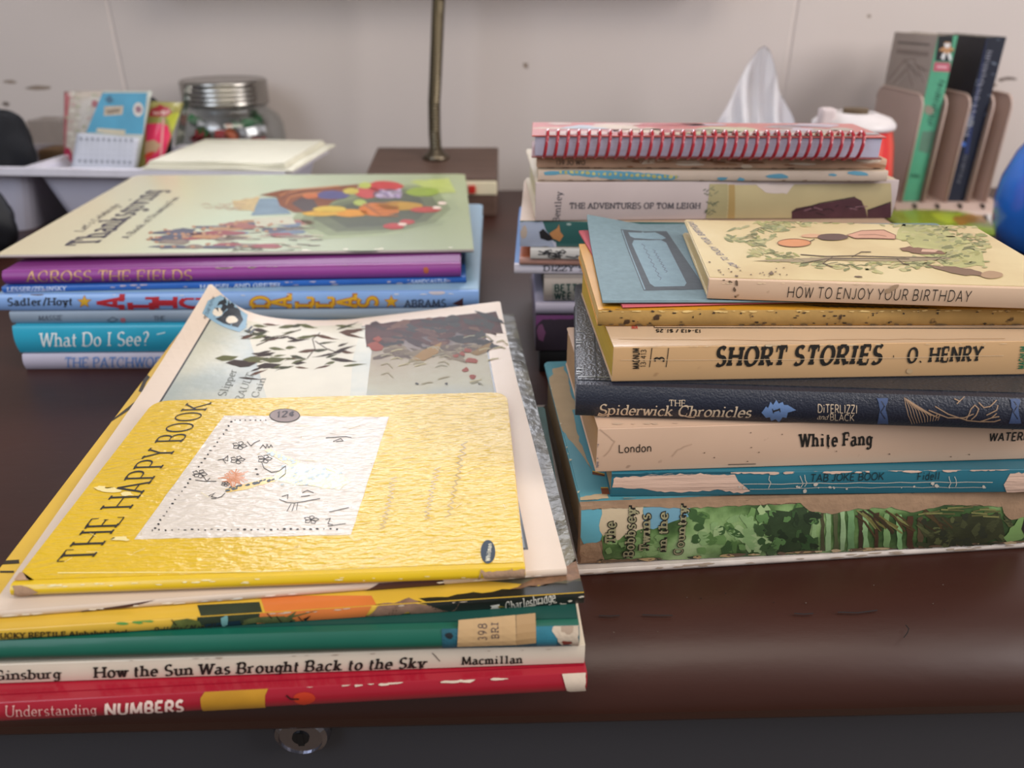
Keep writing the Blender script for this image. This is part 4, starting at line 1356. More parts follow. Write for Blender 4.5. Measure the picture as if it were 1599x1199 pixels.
wf = M('d2b096', rough=.42, amp=.05, sc=18, coat=.15, spots=('b0907a', 120, .70))
q4 = Book('paperback_book', 'thick cream paperback with black spine lettering, below the navy blue hardback', (930, 737), (1652, 715), q3.z1, .107, top=(1000, 667), cover=wf, pages='a98560', group=G3, bulge=.0007)
s = q4.spine
s.text('London', (965, 706.5), (1018, 704.5), (965, 694.5), 'sans', INK)
s.text('White Fang', (1247, 697.5), (1362, 694.5), (1244, 677.5), 'serifital', INK, fat=.03)
s.text('WATERMILL', (1543, 688.5), (1634, 686), (1543, 676.5), 'sansboldital', INK)
st_ = M('bc9c84', rough=.6)
s.line(rag([(1050, 712), (1058, 702), (1075, 695), (1085, 693)], .8, 5, 1, False), 1.4, st_, 1)
s.line(rag([(935, 668), (960, 690), (948, 706), (938, 720)], 1.5, 6, 2, False), 1.2, st_, 1)
for k in range(16):
    rn = random.Random(k)
    s.poly(blob(rn.uniform(1040, 1600), rn.uniform(670, 722), 1.4, .8, 7, .3, k), M('6a5446'), 2)
s.line([(1137, 725), (1180, 724)], 1.2, M('5c5048'), 2)
s.chips((930, 660), (932, 733), 14, 2, 4, M('8a7a78'), 4)
s.chips((935, 657), (1600, 652), 24, 8, 1, M('8c7460'), 14)
q4.top.chips((940, 662), (1100, 660), 6, 9, 2, M('c4a890'), 24)
q4.finish()

navy = M('1f2332', rough=.42, amp=.10, sc=20, bump=.45, bsc=1100, spec=.5, coat=.12, crough=.3, name='navy_cloth')
q5 = Book('hardback_book', 'dark navy hardback with a pale blue leaf on its embossed spine', (898, 649), (1700, 675), q4.z1, .124, top=(1100, 606), cover=M('23272f', rough=.36, amp=.10, sc=20, bump=.5, bsc=700, coat=.25, crough=.3, name='dark_cloth'),
          spine=navy, pages='bfae90', board=.0026, inset=.003, bulge=.0028, joint=.004, r=.003, group=G3)
s, t = q5.spine, q5.top
cr = M('d8c0a4', rough=.5)
s.text('THE', (1044, 633.5), (1071, 634), (1044, 624), 'serif', cr)
s.text('Spiderwick Chronicles', (934, 646.5), (1172, 651.5), (930, 631), 'script', cr, fat=.035)
s.line([(936, 644), (934, 648), (942, 649), (950, 646)], 1.6, cr, 3)
s.line([(1085, 651), (1076, 651), (1062, 647), (1060, 641), (1066, 634), (1078, 634)], 1.4, cr, 3)
leaf = [(1189, 644), (1196, 634), (1199, 637), (1203, 627), (1207, 632), (1212, 624), (1216, 630), (1222, 627), (1224, 632), (1230, 632), (1229, 637), (1243, 640), (1230, 644), (1228, 652), (1222, 651), (1216, 659), (1211, 654), (1204, 657), (1202, 651), (1196, 652)]
s.poly(leaf, M('6a86b4', rough=.5), 2)
s.line([(1207, 642), (1217, 639)], 2.6, INKB, 3)
s.line([(1206, 638), (1208, 645)], 1.5, INKB, 3)
s.line([(1217, 637), (1218, 643)], 1.5, INKB, 3)
s.text('DiTERLIZZI', (1276, 643.5), (1339, 645), (1276, 631), 'sans', cr)
s.text('and', (1275, 654), (1292, 655), (1275, 646), 'script', cr)
s.text('BLACK', (1295, 655.5), (1334, 657), (1295, 645.5), 'sans', cr)
bl_ = M('46567a', rough=.5)
for x in (1378, 1585):
    s.poly(rag([(x - 8, 622), (x + 8, 622), (x + 5, 640), (x + 9, 662), (x - 9, 661), (x - 4, 640)], 1, 6, x), bl_, 1)
    s.line([(x - 2, 626), (x + 3, 634), (x - 3, 643), (x + 4, 654)], 1.5, navy, 2)
gl = M('a8886c', rough=.5)
for k in range(11):
    s.line([(1412 + k * 1.5, 620 + k), (1414 + k * 5, 632 + k * 2), (1418 + k * 5, 652 - abs(k - 4)), (1424 + k * 4, 662 - k * .6)], 1.0, gl, 2)
for p in ([(1450, 640), (1480, 652), (1505, 652), (1520, 646)], [(1460, 634), (1480, 646), (1510, 656)], [(1508, 655), (1516, 638), (1522, 632), (1528, 638), (1524, 648), (1516, 655)],
          [(1528, 628), (1536, 636), (1546, 634), (1556, 624)], [(1490, 622), (1498, 626), (1494, 630)], [(1498, 626), (1506, 618)], [(1508, 656), (1530, 658), (1548, 652), (1560, 650)], [(1530, 658), (1552, 658), (1562, 655)],
          [(1540, 648), (1556, 640), (1558, 632)], [(1548, 652), (1556, 645)]):
    s.line(p, 1.6, gl, 2)
gr = M('6c6e68', rough=.3, amp=.2, sc=200)
t.line([(932, 600), (926, 470)], 2.0, M('14171c'), 1)
t.line([(903, 588), (975, 590)], 1.6, gr, 1)
t.chips((899, 610), (905, 500), 8, 1.2, 9, gr, 3)
q5.finish()

sh = M('cfa678', rough=.42, amp=.06, sc=16, coat=.15, spots=('b89066', 90, .72))
q6 = Book('paperback_book', 'thick tan paperback with large black spine lettering, below the worn mustard book', (955, 596), (1640, 584), q5.z1, .106, top=(1000, 541), cover=M('c9ab8c', rough=.42, amp=.05, sc=20, coat=.2),
          spine=sh, pages='c4a038', group=G3, bulge=.0006)
s, t = q6.spine, q6.top
s.text('SHORT STORIES', (1114, 571), (1376, 567.5), (1114, 542), 'serifital', INK, fat=.05)
s.text('\u00b7', (1391, 560), (1399, 560), (1391, 548), 'sansbold', INK, fat=.1)
s.text('O. HENRY', (1414, 566), (1532, 563), (1414, 543.5), 'serifital', INK, fat=.03)
s.text('MAGNUM', (998, 576), (998, 543), (988, 576), 'sansbold', INK)
s.text('13-413', (1008, 573), (1009, 545), (1000, 573), 'sans', INK)
s.text('3', (1037, 566), (1037, 556), (1022, 566), 'serifbold', INK)
for x in (1016, 1042):
    s.line([(x - 2, 573), (x + 2, 543)], 1.2, INK)
s.text('MAGNUM', (1599, 576), (1603, 540), (1589, 576), 'sansbold', M('1e6a48'))
s.line(rag([(970, 562), (1200, 561), (1400, 558), (1600, 554)], .5, 30, 7, False), .8, M('d8bc98'), 4)
s.chips((957, 541), (1600, 536), 24, 12, 1.0, M('e0c8a4'), 8)
s.poly(blob(1420, 579, 5, 4, 14, .1), M('c8a880'), 2)
t.text('13-413 / $1.25', (1095, 515), (1024, 514.5), (1095, 519.5), 'sansbold', INK)
t.line([(1022, 512), (1600, 513)], 1.0, INK, 2)
t.line([(1020, 507), (1022, 512)], 1.0, INK, 2)
t.text('MA', (986, 514), (996, 514), (986, 508), 'sansbold', M('b04438'))
t.line(rag([(965, 529), (1200, 532), (1600, 528)], .8, 30, 5, False), .8, M('b89470'), 1)
q6.finish()

mus = M('a8854c', rough=.9, amp=.22, sc=50, bump=.3, bsc=200, spots=('453220', 130, .64))
q7 = Book('paperback_book', 'mustard covered book with a crumbling brown spine, under the loose pink and blue-grey covers', (933, 509), (1700, 507), q6.z1, .098, top=(1000, 484), cover=M('cb9028', rough=.5, amp=.06, sc=40),
          spine=mus, pages='c8a668', group=G3, bulge=.0008)
s, t = q7.spine, q7.top
for k in range(46):
    rn = random.Random(k + 5)
    s.poly(blob(rn.uniform(945, 1599), rn.choice((rn.uniform(485, 490), rn.uniform(500, 507), rn.uniform(488, 505))), rn.uniform(1, 3.6), rn.uniform(.6, 1.8), 8, .35, k), M(rn.choice(('3a2a1c', '5a4430', '2c2016'))), 2)
s.chips((935, 486), (1600, 485), 40, 9, 1.4, M('d8b878'), 5)
s.chips((935, 507), (1600, 507), 30, 9, 1.6, M('6a543a'), 6)
for k in range(14):
    x = 1255 + k * 14
    t.line([(x, 476 + k * .25), (x + 40, 480 + k * .2)], .8, M('4a3a24'), 1)
t.chips((935, 484), (1600, 484), 26, 9, 1.0, M('b08a50'), 4)
q7.finish()


def warp_n(x, y):
    return (.0052 * max(0, y / .124) * max(0, 1 - x / .08), 0.0, .005 * max(0, (y - .06) / .06) ** 2 * max(0, 1 - x / .032))


q8 = Book('booklet', 'thin faded pink booklet peeking out from under the blue-grey exercise book', (972, 481), (1668, 461), q7.z1, .1190, T=.0009, cover=M('c8626a', rough=.8, amp=.06, sc=60), pages='d8b8a8', board=.0003, group=G3, L=.178,
          warp=None)
q8.finish()
cov = M('73888f', rough=.75, amp=.10, sc=300, bump=.1, bsc=900)
q9 = Book('exercise_book', 'blue-grey exercise book with a dark printed label frame, under the cream birthday book', (941, 474), (1690, 471), q8.z1, .124, T=.0012, cover=cov, pages='c8c0b0', board=.0003, group=G3, warp=warp_n)
t = q9.top
fr_ = M('4c5258', rough=.75, amp=.10, sc=300)
lb = M('7b929c', rough=.75, amp=.08, sc=300)
t.poly([(969, 358), (1041, 361), (1103, 452), (1005, 454)], fr_, 0)
t.poly([(971, 360), (972, 359), (1008, 452), (1006, 453)], lb, 1)
t.poly([(981, 363), (1023, 363), (1034, 368), (1040, 372), (1034, 374), (990, 372), (984, 369)], lb, 1)
t.poly([(990, 375), (1032, 375), (1040, 379), (1072, 442), (1069, 447), (1022, 448), (1015, 443), (987, 381)], lb, 1)
for x0, y0, x1, y1 in ((1003, 381, 1032, 438), (1020, 390, 1041, 426)):
    n = 16
    pts = [(x0 + (x1 - x0) * k / n + (2.2 if k % 2 else -1.5), y0 + (y1 - y0) * k / n) for k in range(n + 1)]
    t.line(pts, .9, M('4c5a68'), 2)
t.line([(1072, 375), (1110, 437)], 1.2, M('5a7288'), 1)
q9.finish()

bc = M('d0b88a', rough=.42, amp=.05, sc=20, coat=.25, crough=.2, ramp=[(.3, 'c2a87a'), (.5, 'd0bb8c'), (.7, 'd6c498')])
q10 = Book('birthday_book', 'cream hardback with an orange balloon among painted trees, top of the front right stack', (1104, 467), (1680, 485), q9.z1, .098, top=(1300, 441), cover=bc,
           spine=M('d2b296', rough=.45, amp=.05, sc=30, spots=('a08064', 130, .72)), pages='c4ae84', board=.0019, inset=.0035, bulge=.0006, joint=.002, r=.0015, group=G3)
s, t = q10.spine, q10.top
s.text('HOW TO ENJOY YOUR BIRTHDAY', (1227, 464), (1515, 471), (1228, 447.5), 'sanslight', INK, fat=.025)
s.poly(rag([(1380, 455), (1396, 444), (1404, 443), (1394, 456), (1388, 458)], 1.5, 4, 2), M('a08468'), 4)
for x, y, rx, ry in ((1150, 442, 3, 5), (1147, 452, 2, 4), (1140, 440, 3, 2), (1148, 463, 2, 2), (1130, 437, 2, 1)):
    s.poly(blob(x, y, rx, ry, 8, .35, x), M('6a5644'), 3)
s.chips((1107, 442), (1599, 445), 20, 8, .9, M('e4cca8'), 4)
txt = M('6a6880')
for k, ch in enumerate('HOW TO ENJOY YOUR BIRTHDAY'):
    f = k / 25
    x, y = 1152 - 72 * f ** .8, 416 - 70 * f
    if ch != ' ':
        t.text(ch, (x + 5, y + 2.6), (x + 1.5, y - .4), (x - 4, y + 3.2), 'round', txt)
leafc = [M(c, amp=.12, sc=120) for c in ('98945c', 'a8a06c', '86885a', 'b0a878', '7c7c54', 'a09a70')]
rn = random.Random(21)
for k in range(150):
    a = rn.uniform(0, 2 * math.pi)
    rr = rn.uniform(.80, 1.14)
    cx, cy = 1335 + 172 * rr * math.cos(a) - 26 * math.sin(-a) * 0, 378 + 38 * rr * math.sin(a)
    cx += (cy - 378) * .55
    if cx > 1565 or cy > 430 or cy < 340:
        continue
    for q in range(3):
        t.poly(blob(cx + rn.uniform(-14, 14), cy + rn.uniform(-4, 4), rn.uniform(3, 9), rn.uniform(1.0, 2.4), 8, .3, k * 3 + q, rn.uniform(-.5, .5)), leafc[rn.randrange(6)], 1 + q % 2)
for k in range(70):
    a = rn.uniform(0, 2 * math.pi)
    cx, cy = 1335 + 170 * math.cos(a), 378 + 38 * math.sin(a)
    cx += (cy - 378) * .55
    if cy > 428 or cx > 1550:
        continue
    t.line([(cx, cy), (cx + 8, cy - 2), (cx + 18, cy + rn.uniform(-4, 4))], .8, M('70704c'), 3)
t.poly(rag([(1410, 345), (1480, 360), (1530, 385), (1540, 412), (1480, 420), (1440, 395), (1400, 370)], 4, 12, 8), M('aaa670', amp=.2, sc=60), 1)
for k in range(60):
    t.poly(blob(rn.uniform(1410, 1540), rn.uniform(352, 418), rn.uniform(3, 9), rn.uniform(1, 2.2), 8, .3, k), leafc[k % 6], 2)
t.poly([(1175, 408), (1240, 404), (1300, 402), (1360, 404), (1420, 403), (1480, 402), (1486, 405), (1420, 409), (1360, 408), (1300, 407), (1250, 410)], M('98866a', amp=.15), 3)
for p in ([(1250, 398), (1290, 401), (1330, 400), (1400, 402), (1470, 403)], [(1250, 412), (1290, 405), (1350, 404), (1420, 405)], [(1300, 402), (1285, 412), (1300, 418)], [(1330, 402), (1345, 394), (1360, 394)], [(1400, 405), (1410, 412), (1420, 415)]):
    t.line(p, 1.2, M('544436'), 4)
t.poly(blob(1240, 380, 26, 6.2, 20, .03), M('c8875c', amp=.08), 4)
t.line(blob(1240, 380, 26, 6.2, 24, 0) + [blob(1240, 380, 26, 6.2, 24, 0)[0]], .9, M('7c5440'), 5)
t.line([(1264, 378), (1272, 374)], 1.0, INKB, 5)
t.poly(blob(1270, 369, 20, 3, 14, .1), M('c49878'), 5)
t.poly(blob(1300, 371, 24, 5.4, 16, .06), M('5e463e', amp=.1), 6)
t.poly([(1322, 368), (1345, 361), (1380, 360), (1398, 368), (1398, 374), (1360, 373), (1335, 373)], M('c4947c', amp=.1), 5)
t.line([(1322, 368), (1345, 361), (1380, 360), (1398, 368), (1398, 374), (1360, 373), (1335, 373), (1322, 368)], 1.0, M('7c5444'), 6)
t.line([(1340, 368), (1366, 367), (1384, 370)], .8, M('8c6450'), 6)
t.poly(rag([(1405, 388), (1420, 386), (1470, 392), (1476, 398), (1440, 397), (1410, 393)], 1, 7, 3), M('7c5a48'), 5)
t.poly([(1440, 390), (1466, 391), (1460, 395), (1438, 394)], M('c8a48c'), 6)
t.poly(rag([(1446, 415), (1500, 418), (1530, 424), (1540, 432), (1500, 430), (1460, 420)], 1, 7, 4), M('7a5f4c'), 4)
t.poly(blob(1548, 430, 17, 6, 14, .1), M('a8886a', amp=.1), 5)
for x, y, rx, ry in ((1204, 428, 4.5, 2.4), (1150, 432, 3, 1.5), (1340, 433, 7, 1.2), (1108, 410, 2, 1)):
    t.poly(blob(x, y, rx, ry, 9, .3, x), M('6a5644'), 5)
for k in range(22):
    t.poly(blob(rn.uniform(1110, 1230), rn.uniform(418, 434), 1.4, .8, 7, .3, k), M('7a6450'), 5)
q10.finish()
# ------------------------------------------------------------------ back right stack
G4 = 'books in the back right stack'
r0 = Book('hardback_book', 'added black book filling the dark gap at the very bottom of the back right stack', (842, 581), (1340, 581), 0, .14, T=.0152, cover=M('17161a', rough=.5), pages='4a443c',
          board=.002, inset=.003, bulge=.001, joint=.003, group=G4)  # added filler; its black stands in for the shadow under the stack
r0.finish()
r1 = Book('hardback_book', 'dark grey book with a magenta upper edge, low in the back right stack', (836, 548), (1350, 548), r0.z1 + .0003, .15, top=(900, 492), cover=M('5a4a5c', rough=.4, amp=.08),
          spine=M('3c323c', rough=.4, amp=.2, sc=40), pages='8a7c70', board=.0025, inset=.003, bulge=.001, joint=.003, group=G4)
s = r1.spine
s.poly(rag([(836, 492), (1000, 491), (1000, 495), (848, 499), (840, 505), (836, 510)], 1, 6, 1), M('744070', amp=.1), 1)
s.poly(rag([(838, 512), (846, 505), (852, 520), (848, 532), (840, 530)], 1, 5, 2), M('7a4a6c', amp=.15), 2)
r1.finish()
r2 = Book('hardback_book', 'lavender white book wider than the small grey book resting on it', (836, 490), (1380, 490), r1.z1, .165, top=(900, 474), cover=M('a9a4b8', rough=.4, amp=.05), spine=M('b4acbc', rough=.4),
          pages='b8c0a4', board=.002, inset=.003, bulge=.001, joint=.003, r=.002, group=G4)
r2.finish()
r3 = Book('hardback_book', 'small grey book with two rows of dark green block letters on its spine', (849, 470), (1200, 470), r2.z1, .125, top=(900, 436), cover=M('8d8580', rough=.5, amp=.1), spine=M('a39890', rough=.55, amp=.08),
          pages='9a8c78', board=.0022, inset=.003, bulge=.0022, joint=.003, group=G4)
s = r3.spine
s.poly([(862, 443), (1000, 441), (1000, 469), (862, 469)], M('8f8c84', rough=.55, amp=.12), 1)
dg = M('1c3a34')
s.text('BETTER', (865, 455), (920, 454), (865, 444.5), 'sansbold', dg)
s.text('WEE', (865, 467.5), (893, 467), (865, 457.5), 'sansbold', dg)
r3.finish()
r4 = Book('hardback_book', 'thin wide hardback with a bright blue cover and white spine, below the orange covered book', (803, 427), (1400, 433), r3.z1, .155, top=(880, 413), cover=M('4a86c8', rough=.3, amp=.05, coat=.3),
          spine=M('cfcad6', rough=.45), pages='e0dccc', board=.002, inset=.003, bulge=.0006, joint=.003, r=.002, group=G4)
r4.spine.text("DIZZY'S", (848, 423), (912, 423), (848, 414.5), 'slab', M('4c4a56'))
r4.finish()
r5 = Book('hardback_book', 'thin hardback with a rusty orange cover and scuffed pinkish spine', (811, 413), (1400, 420), r4.z1, .175, top=(880, 404), cover=M('b4603c', rough=.35, amp=.08, coat=.2),
          spine=M('b08478', rough=.5, amp=.2, sc=60), pages='e0d4bc', board=.0012, inset=.003, bulge=.0005, joint=.003, r=.003, group=G4)
r5.spine.poly([(906, 406), (920, 405), (1000, 406), (1000, 412), (906, 411)], M('7a3834'), 1)
r5.finish()
r6 = Book('paperback_book', 'thin black and white paperback under the dark green book', (828, 404), (1380, 411), r5.z1, .13, top=(880, 389), cover=M('c8c4c0', rough=.35, amp=.05, coat=.3), pages='c8bca4', group=G4)
s = r6.spine
rn = random.Random(4)
for k in range(16):
    x, y = rn.uniform(834, 905), rn.uniform(391, 401)
    s.line([(x, y), (x + rn.uniform(5, 14), y + rn.uniform(-5, 5)), (x + rn.uniform(10, 20), y)], 1.6, M('2c2a2e'), 2)
r6.finish()
gm = M('2a5654', rough=.38, amp=.12, sc=18, coat=.25)
r7 = Book('paperback_book', 'thick dark green paperback with a small orange and black animal on its spine', (812, 385), (1385, 391), r6.z1, .12, top=(880, 345), cover=M('b89c84', rough=.4, amp=.1), spine=gm,
          pages='a89878', group=G4, bulge=.0008)
s = r7.spine
s.poly(rag([(812, 346), (848, 346), (852, 360), (862, 372), (868, 385), (812, 385)], 1, 8, 1), M('98a0b4', rough=.4, amp=.08), 1)
s.poly(blob(818, 362, 5, 9, 10, .3, 5), M('a8988c'), 2)
s.poly([(842, 362), (848, 357), (860, 368), (866, 374), (856, 376), (844, 372)], M('14141a'), 3)
s.poly([(858, 364), (864, 360), (870, 356), (873, 350), (875, 362), (880, 368), (874, 377), (868, 374), (862, 372)], M('a87448', amp=.15), 3)
s.poly([(861, 375), (868, 378), (869, 386), (866, 386)], M('b4b4c4'), 3)
s.poly(blob(888, 350, 4, 2, 8, .2), M('8a9c98'), 3)
r7.finish()
tl = M('bcacaa', rough=.5, amp=.05, sc=30)
r8 = Book('hardback_book', 'thick pinkish grey hardback in a torn picture jacket, large spine letters facing out', (836, 345), (1391, 340), r7.z1, .118, top=(950, 284), cover=M('c4b49c', rough=.5, amp=.05), spine=tl,
          pages='c4b896', board=.0024, inset=.003, bulge=.0012, joint=.004, group=G4)
s = r8.spine
tg = M('4c4a52', rough=.5)
s.text('Bentley', (873, 347), (878, 299), (863, 347), 'serif', tg)
s.text('THE ADVENTURES OF TOM LEIGH', (889, 325.5), (1094, 325.5), (889, 316.5), 'slab', tg, fat=-.02)
s.poly([(1108, 287), (1136, 287), (1136, 341), (1102, 341)], M('a89c74', rough=.5, amp=.1), 1)
s.poly([(1136, 289), (1391, 286), (1391, 341), (1134, 341)], M('b4a47c', rough=.5, amp=.12, sc=24), 1)
s.poly([(1138, 288), (1147, 288), (1147, 341), (1136, 341)], M('a88c58'), 2)
s.poly(rag([(1180, 287), (1190, 297), (1202, 302), (1228, 302), (1240, 288)], 1, 6, 3), M('c8b8b0'), 3)
mr = M('4c2c34', rough=.5, amp=.2, sc=120)
s.poly([(1236, 330), (1243, 325), (1280, 318), (1335, 308), (1345, 313), (1352, 328), (1354, 341), (1236, 341)], mr, 2)
s.poly([(1354, 328), (1391, 316), (1391, 341), (1354, 341)], mr, 2)
rn = random.Random(9)
for k in range(14):
    x, y = rn.uniform(1250, 1350), rn.uniform(320, 336)
    s.line([(x, y), (x + rn.uniform(4, 16), y + rn.uniform(-5, 5))], 1.4, M(rn.choice(('2a181e', '84606a'))), 3)
for k in range(22):
    x, y = rn.uniform(1098, 1116), rn.uniform(292, 338)
    s.line([(x, y), (x + rn.uniform(3, 9), y + rn.uniform(-5, 5))], 1.2, M(rn.choice(('5c6450', '7c7c64'))), 3)
s.line([(1238, 330), (1280, 317), (1335, 307)], 1.2, INKB, 4)
s.line([(1354, 328), (1391, 315)], 1.2, INKB, 4)
r8.finish()


r9 = Book('paperback_book', 'thin worn paperback with blue patches on its cream spine', (840, 282), (1384, 283), r8.z1, .115, top=(900, 266), cover=M('c8b49c', rough=.5, amp=.08),
          spine=M('c4b0a0', rough=.55, amp=.12, sc=40), pages='b8a888', group=G4)
s = r9.spine
bp_ = M('5c94ac', rough=.5, amp=.1)
s.poly(rag([(850, 268), (880, 266), (900, 262), (940, 266), (1040, 272), (1062, 276), (1050, 281), (960, 280), (880, 272), (852, 274)], 1.2, 7, 1), bp_, 1)
for x, y, rx, ry in ((1128, 279, 9, 3), (1157, 280, 6, 3), (1215, 275, 16, 4), (1340, 271, 16, 4), (1300, 273, 8, 2)):
    s.poly(blob(x, y, rx, ry, 10, .35, x), bp_, 2)
for k in range(22):
    s.poly(blob(875 + k * 8.6, 268 + k * .42 + rn.uniform(-1, 1), rn.uniform(1.8, 4), 2.6, 7, .3, k), M(('b8b478', 'a8a468')[k % 2]), 3)
s.chips((840, 282), (1384, 283), 24, 9, 1.4, M('7c6450'), 5)
r9.finish()
r10 = Book('paperback_book', 'thin worn tan paperback directly under the red wire-bound notebook', (838, 262), (1382, 264), r9.z1, .115, top=(900, 247), cover=M('c4a888', rough=.5, amp=.1), spine=M('c09c84', rough=.6, amp=.25, sc=40),
           pages='c0b090', group=G4)
s = r10.spine
s.text('139 JO WO', (868, 257), (914, 257.5), (868, 250), 'slab', M('4c3c34'))
for k in range(20):
    s.poly(blob(rn.uniform(980, 1375), rn.uniform(250, 261), rn.uniform(5, 24), rn.uniform(1, 3), 9, .35, k), M(rn.choice(('d4c0ac', '8c5c40', 'a87c60', 'd8c8b8'))), 1)
s.chips((838, 262), (1382, 264), 30, 10, 1.2, M('5c3c2c'), 7)
r10.finish()

# wire-bound notebook: covers, page block and red coil rings
a, b = at(830, 243, r10.z1 + .0022), at(1378, 246, r10.z1 + .0022)
LN = (b - a).length
zn = r10.z1 + .0006
nb = thing('wire_bound_notebook', 'red patterned notebook with a red wire spiral, top of the back right stack', 'notebook', (a.x, a.y, zn), math.atan2(b.y - a.y, b.x - a.x), group=G4)
MW = Matrix.Translation((a.x, a.y, zn)) @ Matrix.Rotation(math.atan2(b.y - a.y, b.x - a.x), 4, 'Z')
TN = .0135
DN = .055
bm = rbox(0, LN, 0, DN, .0003, .0013, .0003, 1)
obj('back_cover', bm, M('8a4a48', rough=.4), nb)
pgm = M('b4b0c4', rough=.8, amp=.2, sc=10, stretch=(1, 1, 300), name='page_edges')
obj('pages', rbox(.002, LN - .002, .001, DN - .002, .0014, TN - .001, .0002, 1), pgm, nb)
bm = rbox(0, LN, 0, DN, TN - .0009, TN, .0003, 1)
nm = [M('c4605c', rough=.3, amp=.12, sc=30, coat=.5)]
sf = Surf(MW, lambda u, v, l: Vector((u, v, TN + l)), (LN / 2, DN / 2), lim=(.0005, LN - .0005, .0005, DN - .0005))
for pts, c in (([(850, 205), (885, 207), (884, 213), (852, 211)], 'c4a094'), ([(895, 200), (925, 199), (938, 212), (915, 220), (900, 210)], 'a4b0bc'), ([(940, 200), (990, 201), (1050, 216), (990, 218)], 'c88078'),
               ([(1060, 207), (1110, 208), (1115, 215), (1060, 214)], 'b8aab8'), ([(1100, 206), (1230, 205), (1300, 206), (1300, 216), (1150, 216)], 'a89c90'), ([(1230, 204), (1250, 203), (1300, 210), (1280, 212)], 'ccb49c'),
               ([(860, 214), (900, 216), (1000, 222), (1000, 230), (860, 224)], 'b04a50'), ([(1120, 213), (1330, 212), (1350, 224), (1130, 224)], '9c9094'), ([(960, 212), (1080, 218), (1080, 228), (960, 224)], 'a8808c'),
               ([(1150, 206), (1200, 205), (1210, 208), (1160, 209)], 'b8b490')):
    sf.poly(pts, M(c, rough=.3, coat=.5, amp=.12, sc=90), 1)
rn = random.Random(15)
for k in range(34):                                   # loose pastel shapes of the cover picture
    f = rn.random()
    c = rn.choice(('c4a094', 'a4b0bc', 'b04a50', 'b8aab8', 'ccb49c', 'a89cb0')) if f < .45 else rn.choice(('a89c90', '9c9094', 'b8aab8', 'b8b490', 'c4b0a8', '8c8494'))
    sf.raw(blob(LN * (.05 + .9 * f), DN * rn.uniform(.12, .9), rn.uniform(.006, .022), rn.uniform(.003, .009), 10, .3, k), M(c, rough=.3, coat=.4, amp=.12, sc=90), 1 + k % 3)
sf.flush(bm, nm)
obj('front_cover', bm, nm, nb)
wire = M('a41c2c', rough=.25, amp=.05, coat=.6, name='red_wire')
for k in range(31):
    u = .0085 + (LN - .024) * k / 30
    bm = bmesh.new()
    pts = []
    for q in range(15):
        an = 2 * math.pi * q / 15 + .4
        pts.append((u + .0012 * math.sin(an), .0012 + .0066 * math.cos(an), TN * .5 + .0006 + (.0088 if math.sin(an) > 0 else .0072) * math.sin(an)))
    pts.append(pts[0])
    tube(bm, pts, .0011, 6, cap=False)
    o = obj('coil_ring', bm, wire, nb, smooth=True)
# ------------------------------------------------------------------ gooseneck desk lamp
lampY0, lampY1 = .874, .987
wood = M('5c463c', rough=.5, amp=.2, sc=20, stretch=(1, 6, 6), name='dark_wood')
lamp = thing('desk_lamp', 'gooseneck desk lamp with a dark wooden base and red switch', 'lamp', (-.0935, .93, 0))
bm = bmesh.new()
x0, x1 = -.1663, -.0178
fy, by = .874 - .93, .987 - .93
X0, X1 = x0 + .0935, x1 + .0935
v = [bm.verts.new(p) for p in ((X0, fy, 0), (X1, fy, 0), (X1, by, 0), (X0, by, 0), (X0, fy, .0431), (X1, fy, .0431), (X1 + .001, by, .058), (X0 - .001, by, .058))]
for q in ((3, 2, 1, 0), (4, 5, 6, 7), (0, 1, 5, 4), (1, 2, 6, 5), (2, 3, 7, 6), (3, 0, 4, 7)):
    face(bm, [v[i] for i in q])
bevel_all(bm, .002)
base = obj('base', bm, wood, lamp)
p0, p1 = at_y(722, 283, .872), at_y(776, 305, .872)
obj('front_panel', rbox(X0 + .004, p1.x + .0935, fy - .002, fy + .002, p1.z, p0.z, .002), M('d8ccae', rough=.5), lamp)
pw = at_y(737, 295, .872)
obj('switch', rbox(pw.x + .0935 - .0042, pw.x + .0935 + .0042, fy - .0065, fy - .0015, pw.z - .0045, pw.z + .0045, .0015), M('b02c24', rough=.35), lamp)['label'] = 'small red switch'
pts = []
for px_, py_ in ((681, 243), (678.5, 205), (678, 160), (680, 120), (682, 70), (684, 20), (685, 0)):
    q = at_y(px_, py_, .947)
    pts.append(Vector((q.x + .0935, .017, q.z)))
pts[0].z = .050
zt = pts[-1].z
for k in range(1, 12):
    f = k / 11
    an = f * math.radians(80)
    pts.append(Vector((pts[6].x + .012 * f, .017 - .125 * (1 - math.cos(an)), zt + .30 + .22 * math.sin(an))))
# resample, then a ringed neck
dense = []
for i in range(len(pts) - 1):
    n = max(2, int((pts[i + 1] - pts[i]).length / .0016))
    dense += [pts[i].lerp(pts[i + 1], k / n) for k in range(n)]
dense.append(pts[-1])
bm = bmesh.new()
cnt = len(dense)
tube(bm, dense, lambda f: .0068 + (.0007 if int(round(f * (cnt - 1))) % 2 else 0), 14)
obj('neck', bm, M('615848', rough=.32, metal=1, amp=.1, name='aged_brass'), lamp, smooth=False)
bm = bmesh.new()
lathe(bm, [(.016, .0505), (.016, .054), (.012, .058), (.009, .0605), (.0078, .064)], 28, (pts[0].x, .016))
obj('collar', bm, M('6c6254', rough=.35, metal=1), lamp, smooth=True)
hx, hy, hz = pts[-1].x, pts[-1].y, pts[-1].z
shm = M('50483c', rough=.45, metal=.6)
bm = bmesh.new()
HW = .17
prof = [(.055, -.060), (.052, -.02), (.03, .008), (-.03, .010), (-.085, -.012), (-.10, -.03)]
prof2 = [(y * .96, z - .003) for y, z in prof][::-1]
loop = prof + prof2
rows = [[bm.verts.new((hx + sx, hy + y, hz + z)) for y, z in loop] for sx in (-HW, HW)]
n = len(loop)
